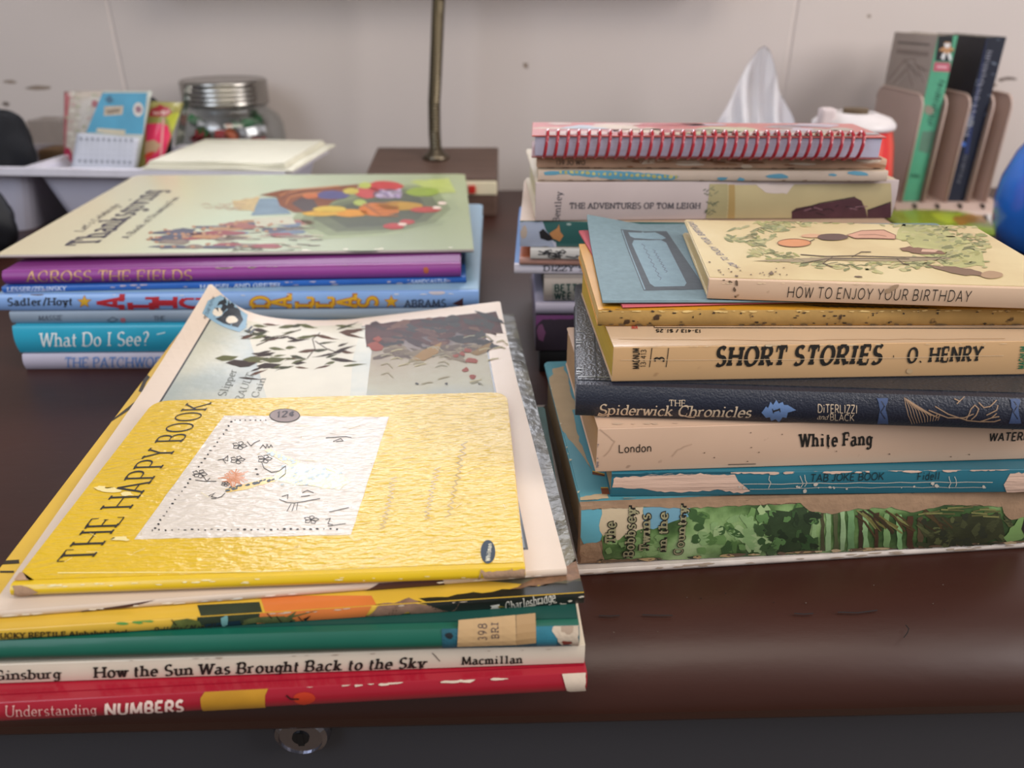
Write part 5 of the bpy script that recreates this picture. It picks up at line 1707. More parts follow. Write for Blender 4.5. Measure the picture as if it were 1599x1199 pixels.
for k in range(n):
    face(bm, [rows[0][k], rows[1][k], rows[1][(k + 1) % n], rows[0][(k + 1) % n]])
face(bm, rows[0][::-1])
face(bm, rows[1])
for sx in (-HW, HW):
    cap_ = [bm.verts.new((hx + sx, hy + y, hz + z)) for y, z in prof + [(-.02, -.035)]]
    face(bm, cap_ if sx > 0 else cap_[::-1])
obj('shade', bm, shm, lamp)
bm = rbox(hx - HW + .012, hx + HW - .012, hy - .088, hy + .040, hz - .026, hz - .020, .002)
obj('light_panel', bm, M('e8e2d4', rough=.5, amp=0, name='white_diffuser'), lamp)

# ------------------------------------------------------------------ white desk organiser with three tapered bins
ORY = math.radians(-4.2)
P0 = at(440, 268, .07)
org = thing('desk_organiser', 'white plastic desk organiser of three tapered bins near the wall', 'organiser', (P0.x, P0.y, 0), ORY)
wp = M('c9c6d6', rough=.32, amp=.02, spec=.5, name='white_plastic')
BW, BD = .122, .141
x = 0.0
bins = [(-.145, 0), (-.145 - .122, -.145), (-.145 - .244, -.145 - .122)]
for (bx0, bx1) in bins:
    bm = bmesh.new()
    cx = (bx0 + bx1) / 2
    w = (bx1 - bx0) / 2

    def ring(f, inset, z):
        hw, hd = w - .004 - .022 * f - inset, BD / 2 - .006 - .012 * f - inset
        o = []
        for sx, sy, a0 in ((1, 1, 0), (-1, 1, 90), (-1, -1, 180), (1, -1, 270)):
            for q in range(4):
                an = math.radians(a0 + 30 * q)
                o.append(bm.verts.new((cx + sx * (hw - .012) + .012 * math.cos(an), BD / 2 + sy * (hd - .012) + .012 * math.sin(an), z)))
        return o
    rs = [ring(1, 0, .0), ring(0, 0, .066), ring(0, .002, .066), ring(.5, .002, .034)]
    for i in range(3):
        for k in range(16):
            face(bm, [rs[i][k], rs[i][(k + 1) % 16], rs[i + 1][(k + 1) % 16], rs[i + 1][k]])
    face(bm, rs[0][::-1])
    face(bm, rs[3])
    obj('bin', bm, wp, org)
bm = bmesh.new()
box(bm, -.392, .004, -.004, .006, .063, .070)
box(bm, -.392, .004, BD - .006, BD + .004, .063, .070)
for bx in (-.390, -.267, -.145, 0):
    box(bm, bx - .004, bx + .004, .006, BD - .006, .0632, .0698)
obj('rim', bm, M('dcd8e2', rough=.3, name='white_plastic_rim'), org)


def on_org(x, y, z):
    c_, s_ = math.cos(ORY), math.sin(ORY)
    return Vector((P0.x + x * c_ - y * s_, P0.y + x * s_ + y * c_, z))


# sheets lying across the right hand bin
pm = M('dedac8', rough=.7, amp=.03, name='white_paper')
for k, (lx0, lx1, ly0, ly1, z0, th, lab) in enumerate(((-.142, .012, -.002, .149, .0706, .0022, 'lower pad of white paper across the organiser, right on its rim'), (-.140, .002, .004, .145, .0730, .0045, 'upper pad of folded white paper on top of the lower pad on the organiser'))):
    pd = thing('paper_pad', lab, 'paper', on_org((lx0 + lx1) / 2, (ly0 + ly1) / 2, z0), ORY + (.015 if k else 0), group='white paper pads on the organiser')
    n = 3 if k else 2
    for q in range(n):
        bm = bmesh.new()
        hw, hd = (lx1 - lx0) / 2 - .001 * q, (ly1 - ly0) / 2 - .001 * q
        nx, ny = 14, 8
        g = [[None] * (ny + 1) for _ in range(nx + 1)]
        h = [[None] * (ny + 1) for _ in range(nx + 1)]
        for i in range(nx + 1):
            for j in range(ny + 1):
                xx, yy = -hw + 2 * hw * i / nx, -hd + 2 * hd * j / ny
                zz = th / n * q + (.0012 * math.sin(xx * 60 + q) * math.sin(yy * 40 + 1) ** 2 * (1 if q else 0)) * (i / nx)
                g[i][j] = bm.verts.new((xx, yy, zz))
                h[i][j] = bm.verts.new((xx, yy, zz + th / n * .9))
        for i in range(nx):
            for j in range(ny):
                face(bm, [h[i][j], h[i + 1][j], h[i + 1][j + 1], h[i][j + 1]])
                face(bm, [g[i][j], g[i][j + 1], g[i + 1][j + 1], g[i + 1][j]])
        for i in range(nx):
            face(bm, [g[i][0], g[i + 1][0], h[i + 1][0], h[i][0]])
            face(bm, [g[i + 1][ny], g[i][ny], h[i][ny], h[i + 1][ny]])
        for j in range(ny):
            face(bm, [g[0][j + 1], g[0][j], h[0][j], h[0][j + 1]])
            face(bm, [g[nx][j], g[nx][j + 1], h[nx][j + 1], h[nx][j]])
        obj('sheet', bm, pm, pd, smooth=False)


# standing packets: pillow-shaped, thickness th, facing the viewer
def packet(name, label, cat, corners, Y0, Y1, th, mat, art=None, edge_flat=False, zb=.0352):
    """corners: photo points bottom-left, bottom-right, top-right, top-left; it leans from depth Y0 (bottom) to Y1 (top)"""
    bl_, br_, tr_, tl_ = corners
    A, B = at_y(*bl_, Y0), at_y(*br_, Y0)
    Cc, D = at_y(*tr_, Y1), at_y(*tl_, Y1)
    k = (zb - A.z) / (D.z - A.z)                   # carry the packet down to the bin floor
    A2, B2 = A + (D - A) * k, B + (Cc - B) * ((zb - B.z) / (Cc.z - B.z))
    root = thing(name, label, cat, (A2 + B2) / 2)
    o0 = (A2 + B2) / 2
    nrm = (B2 - A2).cross(D - A2).normalized()
    if nrm.y > 0:
        nrm = -nrm

    def mp(u, v, lift, sgn=1):
        p = (A2 * (1 - u) + B2 * u) * (1 - v) + (D * (1 - u) + Cc * u) * v
        bulge = th / 2 * max(0.0, 16 * u * (1 - u) * v * (1 - v)) ** .5 if not edge_flat else th / 2
        return p + nrm * sgn * (bulge + lift) - o0
    bm = bmesh.new()
    nx, ny = 12, 14
    fr = [[bm.verts.new(mp(i / nx, j / ny, 0)) for j in range(ny + 1)] for i in range(nx + 1)]
    bk = [[(bm.verts.new(mp(i / nx, j / ny, 0, -1)) if edge_flat or (0 < i < nx and 0 < j < ny) else fr[i][j]) for j in range(ny + 1)] for i in range(nx + 1)]
    for i in range(nx):
        for j in range(ny):
            face(bm, [fr[i][j], fr[i + 1][j], fr[i + 1][j + 1], fr[i][j + 1]])
            face(bm, [bk[i][j], bk[i][j + 1], bk[i + 1][j + 1], bk[i + 1][j]])
    if edge_flat:
        for i in range(nx):
            face(bm, [fr[i][0], bk[i][0], bk[i + 1][0], fr[i + 1][0]])
            face(bm, [fr[i][ny], fr[i + 1][ny], bk[i + 1][ny], bk[i][ny]])
        for j in range(ny):
            face(bm, [fr[0][j], fr[0][j + 1], bk[0][j + 1], bk[0][j]])
            face(bm, [fr[nx][j], bk[nx][j], bk[nx][j + 1], fr[nx][j + 1]])
    mats = [mat]
    if art:
        sf = Surf(Matrix.Translation(o0), mp, (.5, .6), edge=.08, lim=(0, 1, 0, 1))
        art(sf)
        sf.flush(bm, mats)
    obj('pouch' if not edge_flat else 'card', bm, mats, root, smooth=True)
    return root, mp


def art_pink(s):
    s.poly([(228, 192), (228, 262), (262, 262), (268, 212), (262, 196), (250, 192)], M('d8305c', rough=.3, coat=.4), 1)
    s.poly([(232, 182), (236, 170), (246, 166), (250, 163), (256, 166), (264, 168), (268, 176), (262, 182)], M('a8323c', rough=.3), 2)
    s.blur((239, 177), (265, 175), 7, 8, 1.8, M('e0c8c0'), 3)
    s.poly([(258, 180), (286, 176), (284, 210), (266, 236), (270, 206), (264, 190)], M('b0b43a', rough=.3, coat=.4), 1)
    s.poly([(228, 176), (240, 184), (262, 185), (264, 192), (228, 194)], M('8c8c4a', rough=.35), 1)
    s.poly([(226, 222), (240, 218), (252, 226), (244, 238), (226, 240)], M('b89878', rough=.35), 3)
    s.poly([(224, 246), (232, 238), (242, 236), (236, 246)], M('c83c28'), 4)
    s.poly([(254, 186), (257, 186), (253, 250), (249, 250)], M('d89a98', rough=.3), 4)


packet('candy_packet', 'pink and yellow-green candy packet with a red crest, standing in the organiser', 'packet', [(212, 262), (250, 262), (287, 160), (232, 158)], .855, .868, .014, M('98904c', rough=.3, coat=.4), art_pink)


def art_red(s):
    s.poly([(101, 144), (111, 144), (102, 240), (92, 240)], M('b06a6c', rough=.35, amp=.3, sc=90), 1)
    rn = random.Random(3)
    for k in range(60):
        x, y = rn.uniform(104, 160), rn.uniform(146, 236)
        s.poly(blob(x, y, rn.uniform(2, 6), rn.uniform(1.5, 4), 8, .3, k), M(rn.choice(('c4bcae', 'a8a48c', 'b8a098', 'ccc4b8')), rough=.4), 2)
    s.poly(blob(148, 162, 5, 6, 10, .2), M('a86a70'), 3)
    s.poly([(86, 262), (90, 240), (100, 230), (108, 231), (113, 240), (113, 262)], M('a42c48', rough=.35), 3)
    s.blur((103, 259), (106, 240), 8, 5, 2.2, M('d8b8bc'), 4)


packet('snack_packet', 'cream and red patterned packet leaning behind the blue packet in the organiser', 'packet', [(100, 262), (160, 262), (172, 141), (100, 143)], .862, .878, .010, M('b8aca0', rough=.35, coat=.3), art_red)


def art_blue(s):
    s.poly([(160, 145), (230, 145), (224, 210), (130, 207)], M('4a94b4', rough=.35, amp=.12, sc=40), 1)
    s.poly([(163, 166), (193, 165), (191, 179), (162, 181)], M('b8a894', rough=.4, amp=.2, sc=200), 2)
    s.poly([(166, 172), (188, 169), (187, 175), (168, 178)], M('8c7c6c'), 3)
    s.poly(blob(216, 171, 8, 11, 20, 0), M('d0c8c0'), 2)
    s.poly(blob(216, 171, 4.5, 6, 10, .3), M('94707c'), 3)
    s.poly([(164, 155), (172, 148), (178, 158), (170, 162)], M('4a6c84'), 3)
    s.poly([(150, 206), (152, 200), (196, 203), (195, 212)], M('c4baa4'), 3)


packet('picture_card', 'sky blue card with a white border standing upright in the organiser', 'card', [(112, 263), (214, 263), (237, 142), (162, 142)], .835, .851, .0016, M('b8bcb4', rough=.4), art_blue, edge_flat=True)


def art_cal(s):
    g = M('8a8c98')
    for r in range(5):
        for c in range(10):
            x, y = 127 + c * 8.7 - r * .6, 217 + r * 8.6 + c * .25
            if r in (0, 4):
                s.poly(blob(x, y, 2.6, 3, 8, .2, r + c), g, 1)
            else:
                s.poly([(x - 2, y - 1), (x + 2, y - 1), (x + 2, y + .5), (x - 2, y + .5)], M('b4b6c0'), 1)
        s.line([(120 - r, 212 + r * 9), (216 - r, 215 + r * 9)], .6, M('b4b6c0'), 1)


packet('calendar_card', 'small white card printed with rows of grey dots, leaning on the blue card', 'card', [(111, 263), (210, 264), (217, 215), (121, 207)], .825, .832, .0012, M('c4c6d0', rough=.5), art_cal, edge_flat=True)

# black cloth pouch behind the pink packet, with a pale cord
bp0 = on_org(-.190, .108, .0352)
pch = thing('pouch', 'black pouch with a pale cord standing behind the pink candy packet', 'pouch', bp0, ORY)
bm = bmesh.new()
lathe(bm, [(.0, 0), (.018, .0), (.022, .02), (.030, .06), (.027, .080), (.016, .091), (.0, .092)], 24, sy=.5, cap=False)
obj('body', bm, M('16161c', rough=.8, amp=.2, sc=200), pch, smooth=True)
bm = bmesh.new()
tube(bm, [(-.020, -.010, .085), (-.005, -.011, .090), (.012, -.012, .087), (.024, -.012, .075), (.029, -.012, .062)], .0016, 8)
obj('cord', bm, M('b0aab4', rough=.5), pch, smooth=True)

# clear plastic sleeve standing beside the jar
q0, q1 = at_y(281, 216, .885), at_y(296, 132, .890)
slv = thing('plastic_sleeve', 'clear plastic sleeve standing edge-on in front of the glass jar', 'sleeve', (q0.x, .880, .0785))
bm = bmesh.new()
za, zb_ = 0, q1.z - .0785
v = [(.0, -.012, za), (.0, .010, za), (q1.x - q0.x, .012, zb_ - .002), (q1.x - q0.x, -.004, zb_)]
t1 = [bm.verts.new(p) for p in v]
t2 = [bm.verts.new((p[0] + .0012, p[1], p[2])) for p in v]
face(bm, t1)
face(bm, t2[::-1])
for k in range(4):
    face(bm, [t1[k], t2[k], t2[(k + 1) % 4], t1[(k + 1) % 4]])
obj('sheet', bm, thin_glass('clear_film', 'c8d0cc', .2), slv)

# clear box and black bags at the far left
cb = at_y(72, 222, .90)
bx = thing('clear_box', 'clear plastic box holding something tan, at the far left of the organiser', 'box', on_org(-.300, .112, .0352), ORY)
bm = bmesh.new()
box(bm, -.020, .020, -.018, .018, 0, .066)
box(bm, -.0185, .0185, -.0165, .0165, .0015, .0675)
bevel_all(bm, .0006, 1)
obj('shell', bm, thin_glass('clear_box_plastic', 'f4f2f0', .12), bx)
obj('filling', rbox(-.018, .018, -.016, .016, .002, .036, .006), M('94785c', rough=.8, amp=.2, sc=90), bx)


def lump(name, label, cat, c, rx, ry, rz, seed, mat, flat=.0):
    root = thing(name, label, cat, (c[0], c[1], c[2]))
    bm = bmesh.new()
    bmesh.ops.create_icosphere(bm, subdivisions=4, radius=1)
    for v_ in bm.verts:
        n_ = mnoise.noise(v_.co * 1.7 + Vector((seed, 0, 0))) * .28 + mnoise.noise(v_.co * 5 + Vector((seed, 3, 0))) * .06
        p = v_.co * (1 + n_)
        z = max(p.z, -.85) + .85
        v_.co = Vector((p.x * rx, p.y * ry, z * rz / 1.85))
    for f in bm.faces:
        f.tag = True
    obj('cloth', bm, mat, root, smooth=True)
    return root


blackc = M('0f1118', rough=.85, amp=.3, sc=60, bump=.3, bsc=400, name='black_fabric')
lump('fabric_bag', 'crumpled black fabric bag rising out of the far left bin', 'bag', on_org(-.328, .056, .036), .034, .032, .088, 2.0, blackc)
c0 = at(-8, 404, 0.0)
lump('eyeglass_case', 'dark rounded case on the desk in front of the white organiser', 'case', (at_y(-2, 390, .735).x - .012, .735, 0), .035, .022, .066, 7.0, M('12131a', rough=.6, amp=.2))

# ------------------------------------------------------------------ glass candy jar with a metal lid
JY = .9935
jx = at_y(349, 130, JY).x
jar = thing('candy_jar', 'wide glass jar with a ridged metal lid, by the wall', 'jar', (jx, JY, 0))
glass = thin_glass('clear_glass', 'f6f8f8', .12)
bm = bmesh.new()
outer = [(.0, .0), (.058, .0), (.063, .004), (.0655, .012), (.0655, .072), (.0645, .084), (.060, .094), (.052, .100), (.0475, .103), (.0475, .108)]
inner = [(.045, .108), (.045, .102), (.0505, .098), (.058, .092), (.0624, .083), (.0634, .072), (.0634, .014), (.060, .006), (.0, .005)]
lathe(bm, outer + inner, 56, cap=False, sy=.95)
obj('glass_body', bm, glass, jar, smooth=True)
bm = bmesh.new()
lid = [(.046, .1085), (.0500, .1085), (.0508, .1105)]
for k in range(4):
    z = .112 + k * .0052
    lid += [(.0512, z), (.0498, z + .0013), (.0498, z + .0022), (.0512, z + .0036)]
lid += [(.0508, .1345), (.0490, .1365), (.046, .1358), (.0, .1355)]
lathe(bm, [(.0, .1085)] + lid, 56, cap=False)
obj('lid', bm, M('a4a09a', rough=.24, metal=1, amp=.03, name='brushed_steel'), jar, smooth=True)
# wrapped sweets in the jar: a body with two twisted wrapper ends
SW = {'green': M('1f6c3c', rough=.25, coat=.6, amp=.1), 'red': M('a8242c', rough=.25, coat=.6, amp=.1), 'white': M('dcd8e0', rough=.3, coat=.5), 'orange': M('d05a24', rough=.25, coat=.6)}


def sweet(kind, loc, rot, big=1.0):
    root = thing('wrapped_sweet', kind + ' wrapped sweet inside the glass jar', 'sweet', loc, 0, group=kind + ' sweets in the jar')
    root.rotation_euler = rot
    bm = bmesh.new()
    lathe(bm, [(.0, -.0062 * big), (.0052 * big, -.0058 * big), (.0092 * big, -.003 * big), (.0098 * big, 0), (.0092 * big, .003 * big), (.0052 * big, .0058 * big), (.0, .0062 * big)], 18, cap=False)
    obj('candy', bm, SW[kind], root, smooth=True)
    for sg in (-1, 1):
        bm = bmesh.new()
        n = 10
        ctr = [bm.verts.new((sg * .0095 * big, y, z)) for y, z in ((.0015, 0), (0, .0015), (-.0015, 0), (0, -.0015))]
        outr = [bm.verts.new((sg * (.018 + (.0015 if k % 2 else 0)) * big, .008 * math.cos(k * math.pi / 2 + .4) * big, .006 * math.sin(k * math.pi / 2 + .4) * big)) for k in range(4)]
        for k in range(4):
            face(bm, [ctr[k], ctr[(k + 1) % 4], outr[(k + 1) % 4], outr[k]])
        face(bm, ctr)
        face(bm, outr)
        obj('wrapper_end', bm, SW[kind], root)


rn = random.Random(77)
spots = [('green', 306, 190), ('green', 391, 193), ('green', 316, 205), ('red', 318, 214), ('orange', 362, 210), ('white', 411, 205), ('white', 333, 200), ('red', 345, 217), ('green', 398, 186), ('white', 380, 215), ('red', 300, 216), ('orange', 330, 224), ('green', 350, 226), ('red', 400, 222)]
for k, (kd, px_, py_) in enumerate(spots):
    Yk = JY + (-.030 if k < 8 else .010) + rn.uniform(-.006, .006)
    q = at_y(px_, py_, Yk)
    d = Vector((q.x - jx, q.y - JY))
    if d.length > .043:
        d *= .043 / d.length
    sweet(kd, (jx + d.x, JY + d.y, q.z), (rn.uniform(-.6, .6), rn.uniform(-.6, .6), rn.uniform(0, 6)), .95)
for k in range(9):                                   # the sweets below, which carry the ones in view
    a_ = k * 2.399
    rr = .040 * math.sqrt((k % 9 + .5) / 9)
    sweet(('green', 'red', 'white', 'orange')[k % 4], (jx + rr * math.cos(a_), JY + rr * math.sin(a_), .0175 + .021 * (k // 9)), (rn.uniform(-.4, .4), rn.uniform(-.4, .4), rn.uniform(0, 6)), .95)

# ------------------------------------------------------------------ tissue box with a raised tissue
tb = at_y(1178, 205, .93)
tis = thing('tissue_box', 'plain tissue box behind the back right stack with a white tissue sticking up', 'tissue box', (tb.x, .93, 0))
obj('carton', rbox(-.06, .06, -.06, .06, 0, .084, .002), M('a8a4b8', rough=.6), tis)
bm = bmesh.new()
NU, NV = 44, 26
outl = [(1113, 206), (1124, 180), (1140, 152), (1150, 124), (1160, 104), (1172, 94), (1186, 74), (1193, 71), (1199, 78), (1206, 108), (1214, 138), (1228, 164), (1238, 186), (1241, 206)]
ol_ = [at_y(x, y, .93) for x, y in outl]
gA = []
for i in range(NU + 1):
    f = i / NU * (len(ol_) - 1)
    k = min(int(f), len(ol_) - 2)
    top = ol_[k].lerp(ol_[k + 1], f - k)
    ff = i / NU
    row = []
    for j in range(NV + 1):
        g = j / NV
        bx_ = -.044 + .088 * ff
        xx = bx_ * (1 - g) + (top.x - tb.x) * g
        zz = .0825 * (1 - g) + top.z * g
        yy = (.010 * math.sin(ff * 15 + 1.2 * g) + .006 * math.sin(ff * 31 + 2 * g)) * (1 - .55 * g) + .012 * math.sin(math.pi * ff) * math.sin(math.pi * g) - .006
        row.append(bm.verts.new((xx, yy, zz)))
    gA.append(row)
for i in range(NU):
    for j in range(NV):
        face(bm, [gA[i][j], gA[i + 1][j], gA[i + 1][j + 1], gA[i][j + 1]])
bmesh.ops.solidify(bm, geom=list(bm.faces), thickness=.0006)
for f in bm.faces:
    f.tag = True
tb_t = obj('tissue', bm, M('fbfafd', rough=.85, amp=.02, name='tissue_paper'), tis, smooth=True)
tb_t['label'] = 'white tissue'

# ------------------------------------------------------------------ red tub with a white lid
tp = at_y(1331, 200, .80)
tub = thing('plastic_tub', 'round red plastic tub with a white lid, between the tissue and the desk sorter', 'tub', (tp.x, .80, 0))
tub.scale = (1, 1, 1.13)
bm = bmesh.new()
lathe(bm, [(.0, 0), (.040, 0), (.0435, .004), (.046, .03), (.0455, .058), (.041, .082), (.0372, .0945), (.0372, .0955)], 48, cap=False)
obj('body', bm, M('d8341c', rough=.3, amp=.03, coat=.3), tub, smooth=True)
bm = bmesh.new()
lathe(bm, [(.0, .0957), (.0388, .0957), (.0395, .0975), (.0388, .1005), (.034, .1045), (.020, .1085), (.018, .1086), (.0175, .1075), (.0, .1075)], 48, cap=False)
lidm = obj('lid', bm, M('dcd4d4', rough=.35), tub, smooth=True)
lidm['label'] = 'white lid'
bm = bmesh.new()
lathe(bm, [(.0, .1073), (.012, .1073), (.012, .1115), (.0, .112)], 24, cap=False)
obj('cap', bm, M('5c4a34', rough=.6), lidm, smooth=False)
bm = rbox(-.040, -.026, -.02, -.006, .098, .1135, .003)
obj('tab', bm, M('d8c8c8', rough=.4), lidm)

# ------------------------------------------------------------------ tan metal desk sorter with two books
SY = .90
tanm = M('bda498', rough=.45, amp=.04, sc=20, name='tan_enamel')
sx0 = at_y(1411, 295, SY).x
srt = thing('desk_sorter', 'tan metal desk sorter with five upright dividers against the wall', 'sorter', (sx0, SY, 0))
HT, SD = .1275, .115
step = .0262
for k in range(5):
    xo = k * step + (0 if k < 4 else -.006)
    bm = bmesh.new()
    rc = .014
    prof = [(0, .010), (SD, .010), (SD, HT - rc)]
    prof += [(SD - rc + rc * math.cos(a), HT - rc + rc * math.sin(a)) for a in [math.pi / 8 * q for q in range(5)]]
    prof += [(rc - rc * math.sin(a), HT - rc + rc * math.cos(a)) for a in [math.pi / 8 * q for q in range(5)]]
    A_ = [bm.verts.new((xo - .0007, y, z)) for y, z in prof]
    B_ = [bm.verts.new((xo + .0007, y, z)) for y, z in prof]
    face(bm, A_)
    face(bm, B_[::-1])
    for q in range(len(prof)):
        face(bm, [A_[q], A_[(q + 1) % len(prof)], B_[(q + 1) % len(prof)], B_[q]])
    dv = obj('divider', bm, tanm, srt)
    bm = bmesh.new()
    tube(bm, [(xo, y, z) for y, z in prof[2:] + [prof[0]]], .0017, 8)
    obj('rolled_edge', bm, tanm, dv, smooth=True)
bm = bmesh.new()
prof = [(-.022, 0), (SD, 0), (SD, .010), (-.006, .010), (-.019, .004)]
A_ = [bm.verts.new((-.012, y, z)) for y, z in prof]
B_ = [bm.verts.new((4 * step + .012, y, z)) for y, z in prof]
face(bm, A_)
face(bm, B_[::-1])
for q in range(5):
    face(bm, [A_[q], A_[(q + 1) % 5], B_[(q + 1) % 5], B_[q]])
bmats = [tanm]
sfb = Surf(Matrix.Translation((sx0, SY, 0)), lambda u, v, l: Vector((u, -.019 + v * .9 * .013 / .013 - l * .4, .004 + v * .45 + l)), (.05, .005))
obj('base', bm, bmats, srt)
for k in range(4):
    bm = rbox(k * step + .010, k * step + .0125, -.016, -.0075, .0055, .0105, .0008, 1)
    obj('slot', bm, M('3c3430', rough=.6), srt)


def standing_book(label, x_off, wid, dep, h, cov, spm, pg, art_spine, art_side, yoff=.004, lean=0.0):
    root = thing('paperback_book', label, 'book', (sx0 + x_off, SY + yoff, .0102), 0, group='books standing in the tan sorter')
    if lean:
        root.rotation_euler = (0, lean, 0)
    mw = Matrix.Translation((sx0 + x_off, SY + yoff, .0102)) @ Matrix.Rotation(lean, 4, 'Y')
    for nm_, xa, xb in (('front_cover', 0, .0006), ('back_cover', wid - .0006, wid)):
        bm = bmesh.new()
        box(bm, xa, xb, .0008, dep, 0, h)
        mats = [cov]
        if nm_ == 'front_cover' and art_side:
            sf = Surf(mw, lambda u, v, l: Vector((-l, u, v)), (dep / 2, h / 2), lim=(.001, dep, 0, h))
            art_side(sf)
            sf.flush(bm, mats)
        obj(nm_, bm, mats, root)
    bm = rbox(0, wid, 0, .0007, 0, h, .0002, 1)
    mats = [spm]
    sf = Surf(mw, lambda u, v, l: Vector((u, -l, v)), (wid / 2, h / 2), lim=(0, wid, 0, h))
    art_spine(sf)
    sf.flush(bm, mats)
    obj('spine', bm, mats, root)
    obj('pages', rbox(.0007, wid - .0007, .0009, dep - .0006, .0004, h - .0006, .0001, 1), M(pg, rough=.9, amp=.2, sc=12, stretch=(300, 1, 1)), root)


def spine_green(s):
    s.poly([(1466, 54), (1489, 54), (1483, 96), (1460, 95)], M('15171c'), 1)
    s.poly([(1475, 66), (1484, 66), (1484, 72), (1489, 77), (1489, 80), (1484, 79), (1484, 84), (1472, 84), (1473, 79), (1467, 80), (1467, 77), (1474, 73)], M('b88a60'), 2)
    s.poly([(1474, 68), (1485, 68), (1481, 75), (1476, 74)], M('dcdcdc'), 3)
    s.poly([(1472, 83), (1477, 83), (1474, 94), (1469, 91)], M('dcdcdc'), 3)
    s.poly([(1479, 83), (1484, 83), (1486, 94), (1482, 94)], M('dcdcdc'), 3)
    s.poly([(1459, 97), (1484, 98), (1483, 112), (1457, 111)], M('b8586a', rough=.4), 1)
    s.line([(1463, 104), (1479, 105)], 4, M('d8a4ac'), 2)
    dk_ = M('1c4838')
    s.blur((1452, 194), (1471, 124), 11, 16, 2.0, dk_, 2)
    s.poly(blob(1450, 172, 7, 8, 9, .3), M('8c8474'), 3)
    s.poly([(1434, 235), (1440, 205), (1460, 205), (1450, 240)], M('5a7c68', amp=.2), 1)
    s.blur((1422, 274), (1437, 275), 8, 5, 1.6, dk_, 2)


def side_sketch(s):
    g = M('8c7c72')
    s.line([(1402, 66), (1452, 70)], 3, M('5c5450'), 1)
    s.line([(1400, 80), (1450, 85)], 7, M('857870'), 1)
    for p in ([(1388, 125), (1412, 95), (1436, 120)], [(1412, 95), (1428, 92), (1444, 130)], [(1395, 130), (1420, 105)], [(1418, 110), (1426, 135)], [(1430, 100), (1446, 112)]):
        s.line(p, 2, g, 1)
        s.line([(x + 3, y + 2) for x, y in p], 1, M('c0b4ac'), 1)


xa = at_y(1417, 290, SY + .004).x - sx0
standing_book('grey-brown paperback with a green spine and black top, standing in the tan sorter', .0022, .0212, .105, .1775, M('a2958c', rough=.5, amp=.06), M('55a07e', rough=.4, amp=.1), 'a89c8c', spine_green, side_sketch)


def spine_navy(s):
    g = M('8c8c98')
    s.blur((1508, 214), (1546, 78), 9, 30, 1.6, g, 2)
    s.blur((1497, 285), (1508, 242), 7, 11, 1.5, M('64646c'), 2)
    s.poly(blob(1512, 190, 7, 9, 9, .35), M('70747c'), 2)
    s.poly(blob(1504, 225, 4, 4, 8, .2), M('3c64b0'), 2)
    s.poly([(1535, 60), (1541, 60), (1512, 240), (1506, 240)], M('1c2c5c'), 1)
    s.chips((1533, 60), (1510, 200), 16, 2, 5, M('6c7488'), 4)
    s.chips((1559, 60), (1530, 250), 10, 2, 5, M('5c6474'), 5)


standing_book('black paperback with a worn navy blue spine, standing in the tan sorter', .0546, .0212, .108, .176, M('20222a', rough=.5, amp=.2, sc=60), M('161b2c', rough=.4, amp=.12), '8c8478', spine_navy, None)

# ------------------------------------------------------------------ glossy blue bottle, packet on the desk
bt = thing('blue_bottle', 'glossy blue plastic bottle at the right edge of the desk', 'bottle', (at_y(1649, 380, .745).x, .745, 0))
bm = bmesh.new()
lathe(bm, [(.0, .0), (.044, .0), (.052, .004), (.060, .022), (.0635, .045), (.062, .066), (.055, .090), (.043, .112), (.030, .130), (.020, .142), (.0165, .150), (.0165, .160)], 56, cap=False)
bluem = M('2478e0', rough=.16, trans=.0, coat=.6, amp=.05, ior=1.4, name='blue_plastic')
obj('body', bm, bluem, bt, smooth=True)
for k in range(5):                                     # raised swirls on the bottle
    bm = bmesh.new()
    pts = []
    for q in range(14):
        f = q / 13
        z = .012 + .10 * f
        r_ = (.052 + (.0115) * math.sin(min(1, z / .09) * math.pi * .5)) if z < .05 else (.0635 - .021 * ((z - .05) / .062) ** 1.5)
        an = math.radians(200 + k * 26 + 34 * f)
        pts.append((r_ * math.cos(an), r_ * math.sin(an), z))
    tube(bm, pts, lambda f: .0008 + .0014 * math.sin(f * math.pi), 8)
    obj('raised_swirl', bm, bluem, bt, smooth=True)
bm = bmesh.new()
lathe(bm, [(.0, .158), (.020, .158), (.0205, .161), (.0205, .180), (.019, .182), (.0, .182)], 32, cap=False)
obj('cap', bm, M('e0e0e8', rough=.4), bt)

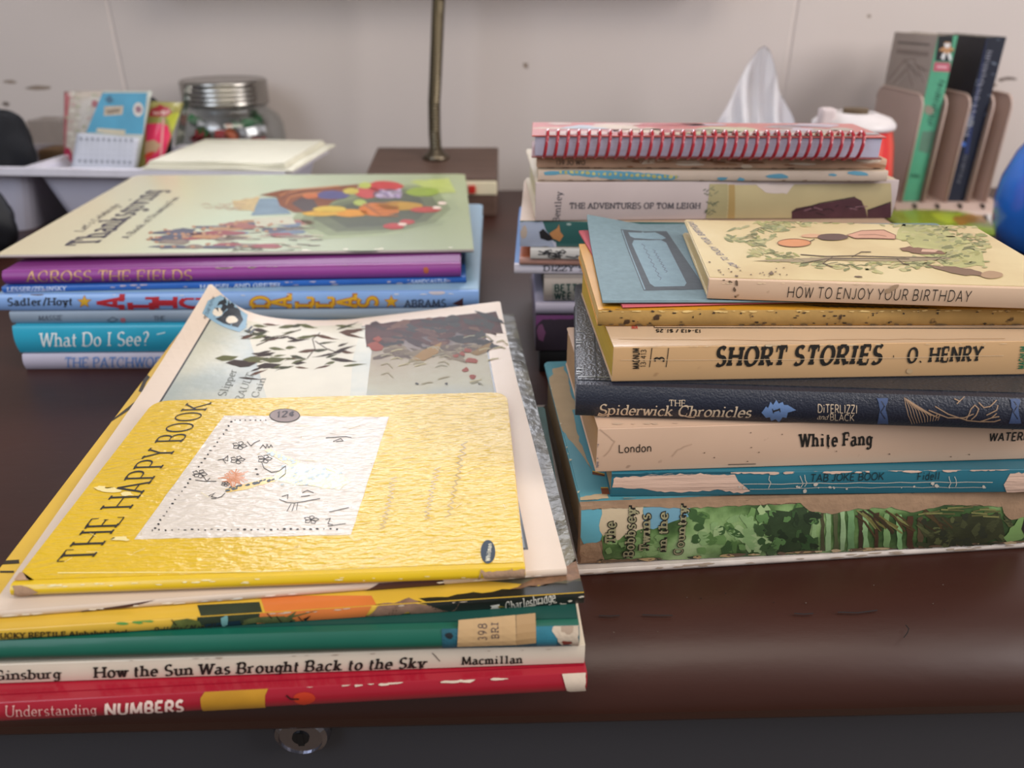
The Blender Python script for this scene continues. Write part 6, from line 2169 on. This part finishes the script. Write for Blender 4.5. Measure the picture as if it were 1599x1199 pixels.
pk = thing('snack_packet', 'flat yellow-green packet lying on the desk in front of the tan sorter', 'packet', at(1502, 368, 0), -.06)
MWp = Matrix.Translation(at(1502, 368, 0)) @ Matrix.Rotation(-.06, 4, 'Z')
bm = bmesh.new()
nx, ny = 16, 12
PW, PD = .105, .10


def pmap(u, v, l):
    f, g = (u + PW / 2) / PW, v / PD
    f, g = min(1, max(0, f)), min(1, max(0, g))
    return Vector((u, v, .0012 + .009 * (16 * f * (1 - f) * g * (1 - g)) ** .6 + l))


topg = [[bm.verts.new(pmap(-PW / 2 + PW * i / nx, PD * j / ny, 0)) for j in range(ny + 1)] for i in range(nx + 1)]
botg = [[bm.verts.new((-PW / 2 + PW * i / nx, PD * j / ny, 0)) for j in range(ny + 1)] for i in range(nx + 1)]
for i in range(nx):
    for j in range(ny):
        face(bm, [topg[i][j], topg[i + 1][j], topg[i + 1][j + 1], topg[i][j + 1]])
        face(bm, [botg[i][j], botg[i][j + 1], botg[i + 1][j + 1], botg[i + 1][j]])
for i in range(nx):
    face(bm, [botg[i][0], botg[i + 1][0], topg[i + 1][0], topg[i][0]])
    face(bm, [botg[i + 1][ny], botg[i][ny], topg[i][ny], topg[i + 1][ny]])
for j in range(ny):
    face(bm, [botg[0][j + 1], botg[0][j], topg[0][j], topg[0][j + 1]])
    face(bm, [botg[nx][j], botg[nx][j + 1], topg[nx][j + 1], topg[nx][j]])
pmats = [M('9cb02c', rough=.3, amp=.08, coat=.4)]
sf = Surf(MWp, pmap, (0, .05), edge=.008)
sf.poly([(1452, 333), (1500, 334), (1500, 345), (1480, 350), (1462, 342)], M('c8dc30', rough=.3, coat=.4), 1)
sf.poly(rag([(1485, 341), (1510, 335), (1535, 338), (1540, 347), (1500, 352)], 2, 7, 2), M('b08030', rough=.3, amp=.2), 2)
sf.poly([(1540, 334), (1560, 334), (1566, 350), (1548, 352)], M('d8d4d0', rough=.3), 2)
sf.poly([(1490, 356), (1550, 355), (1555, 368), (1500, 366)], M('b8d830', rough=.3), 1)
sf.flush(bm, pmats)
obj('wrapper', bm, pmats, pk, smooth=True)
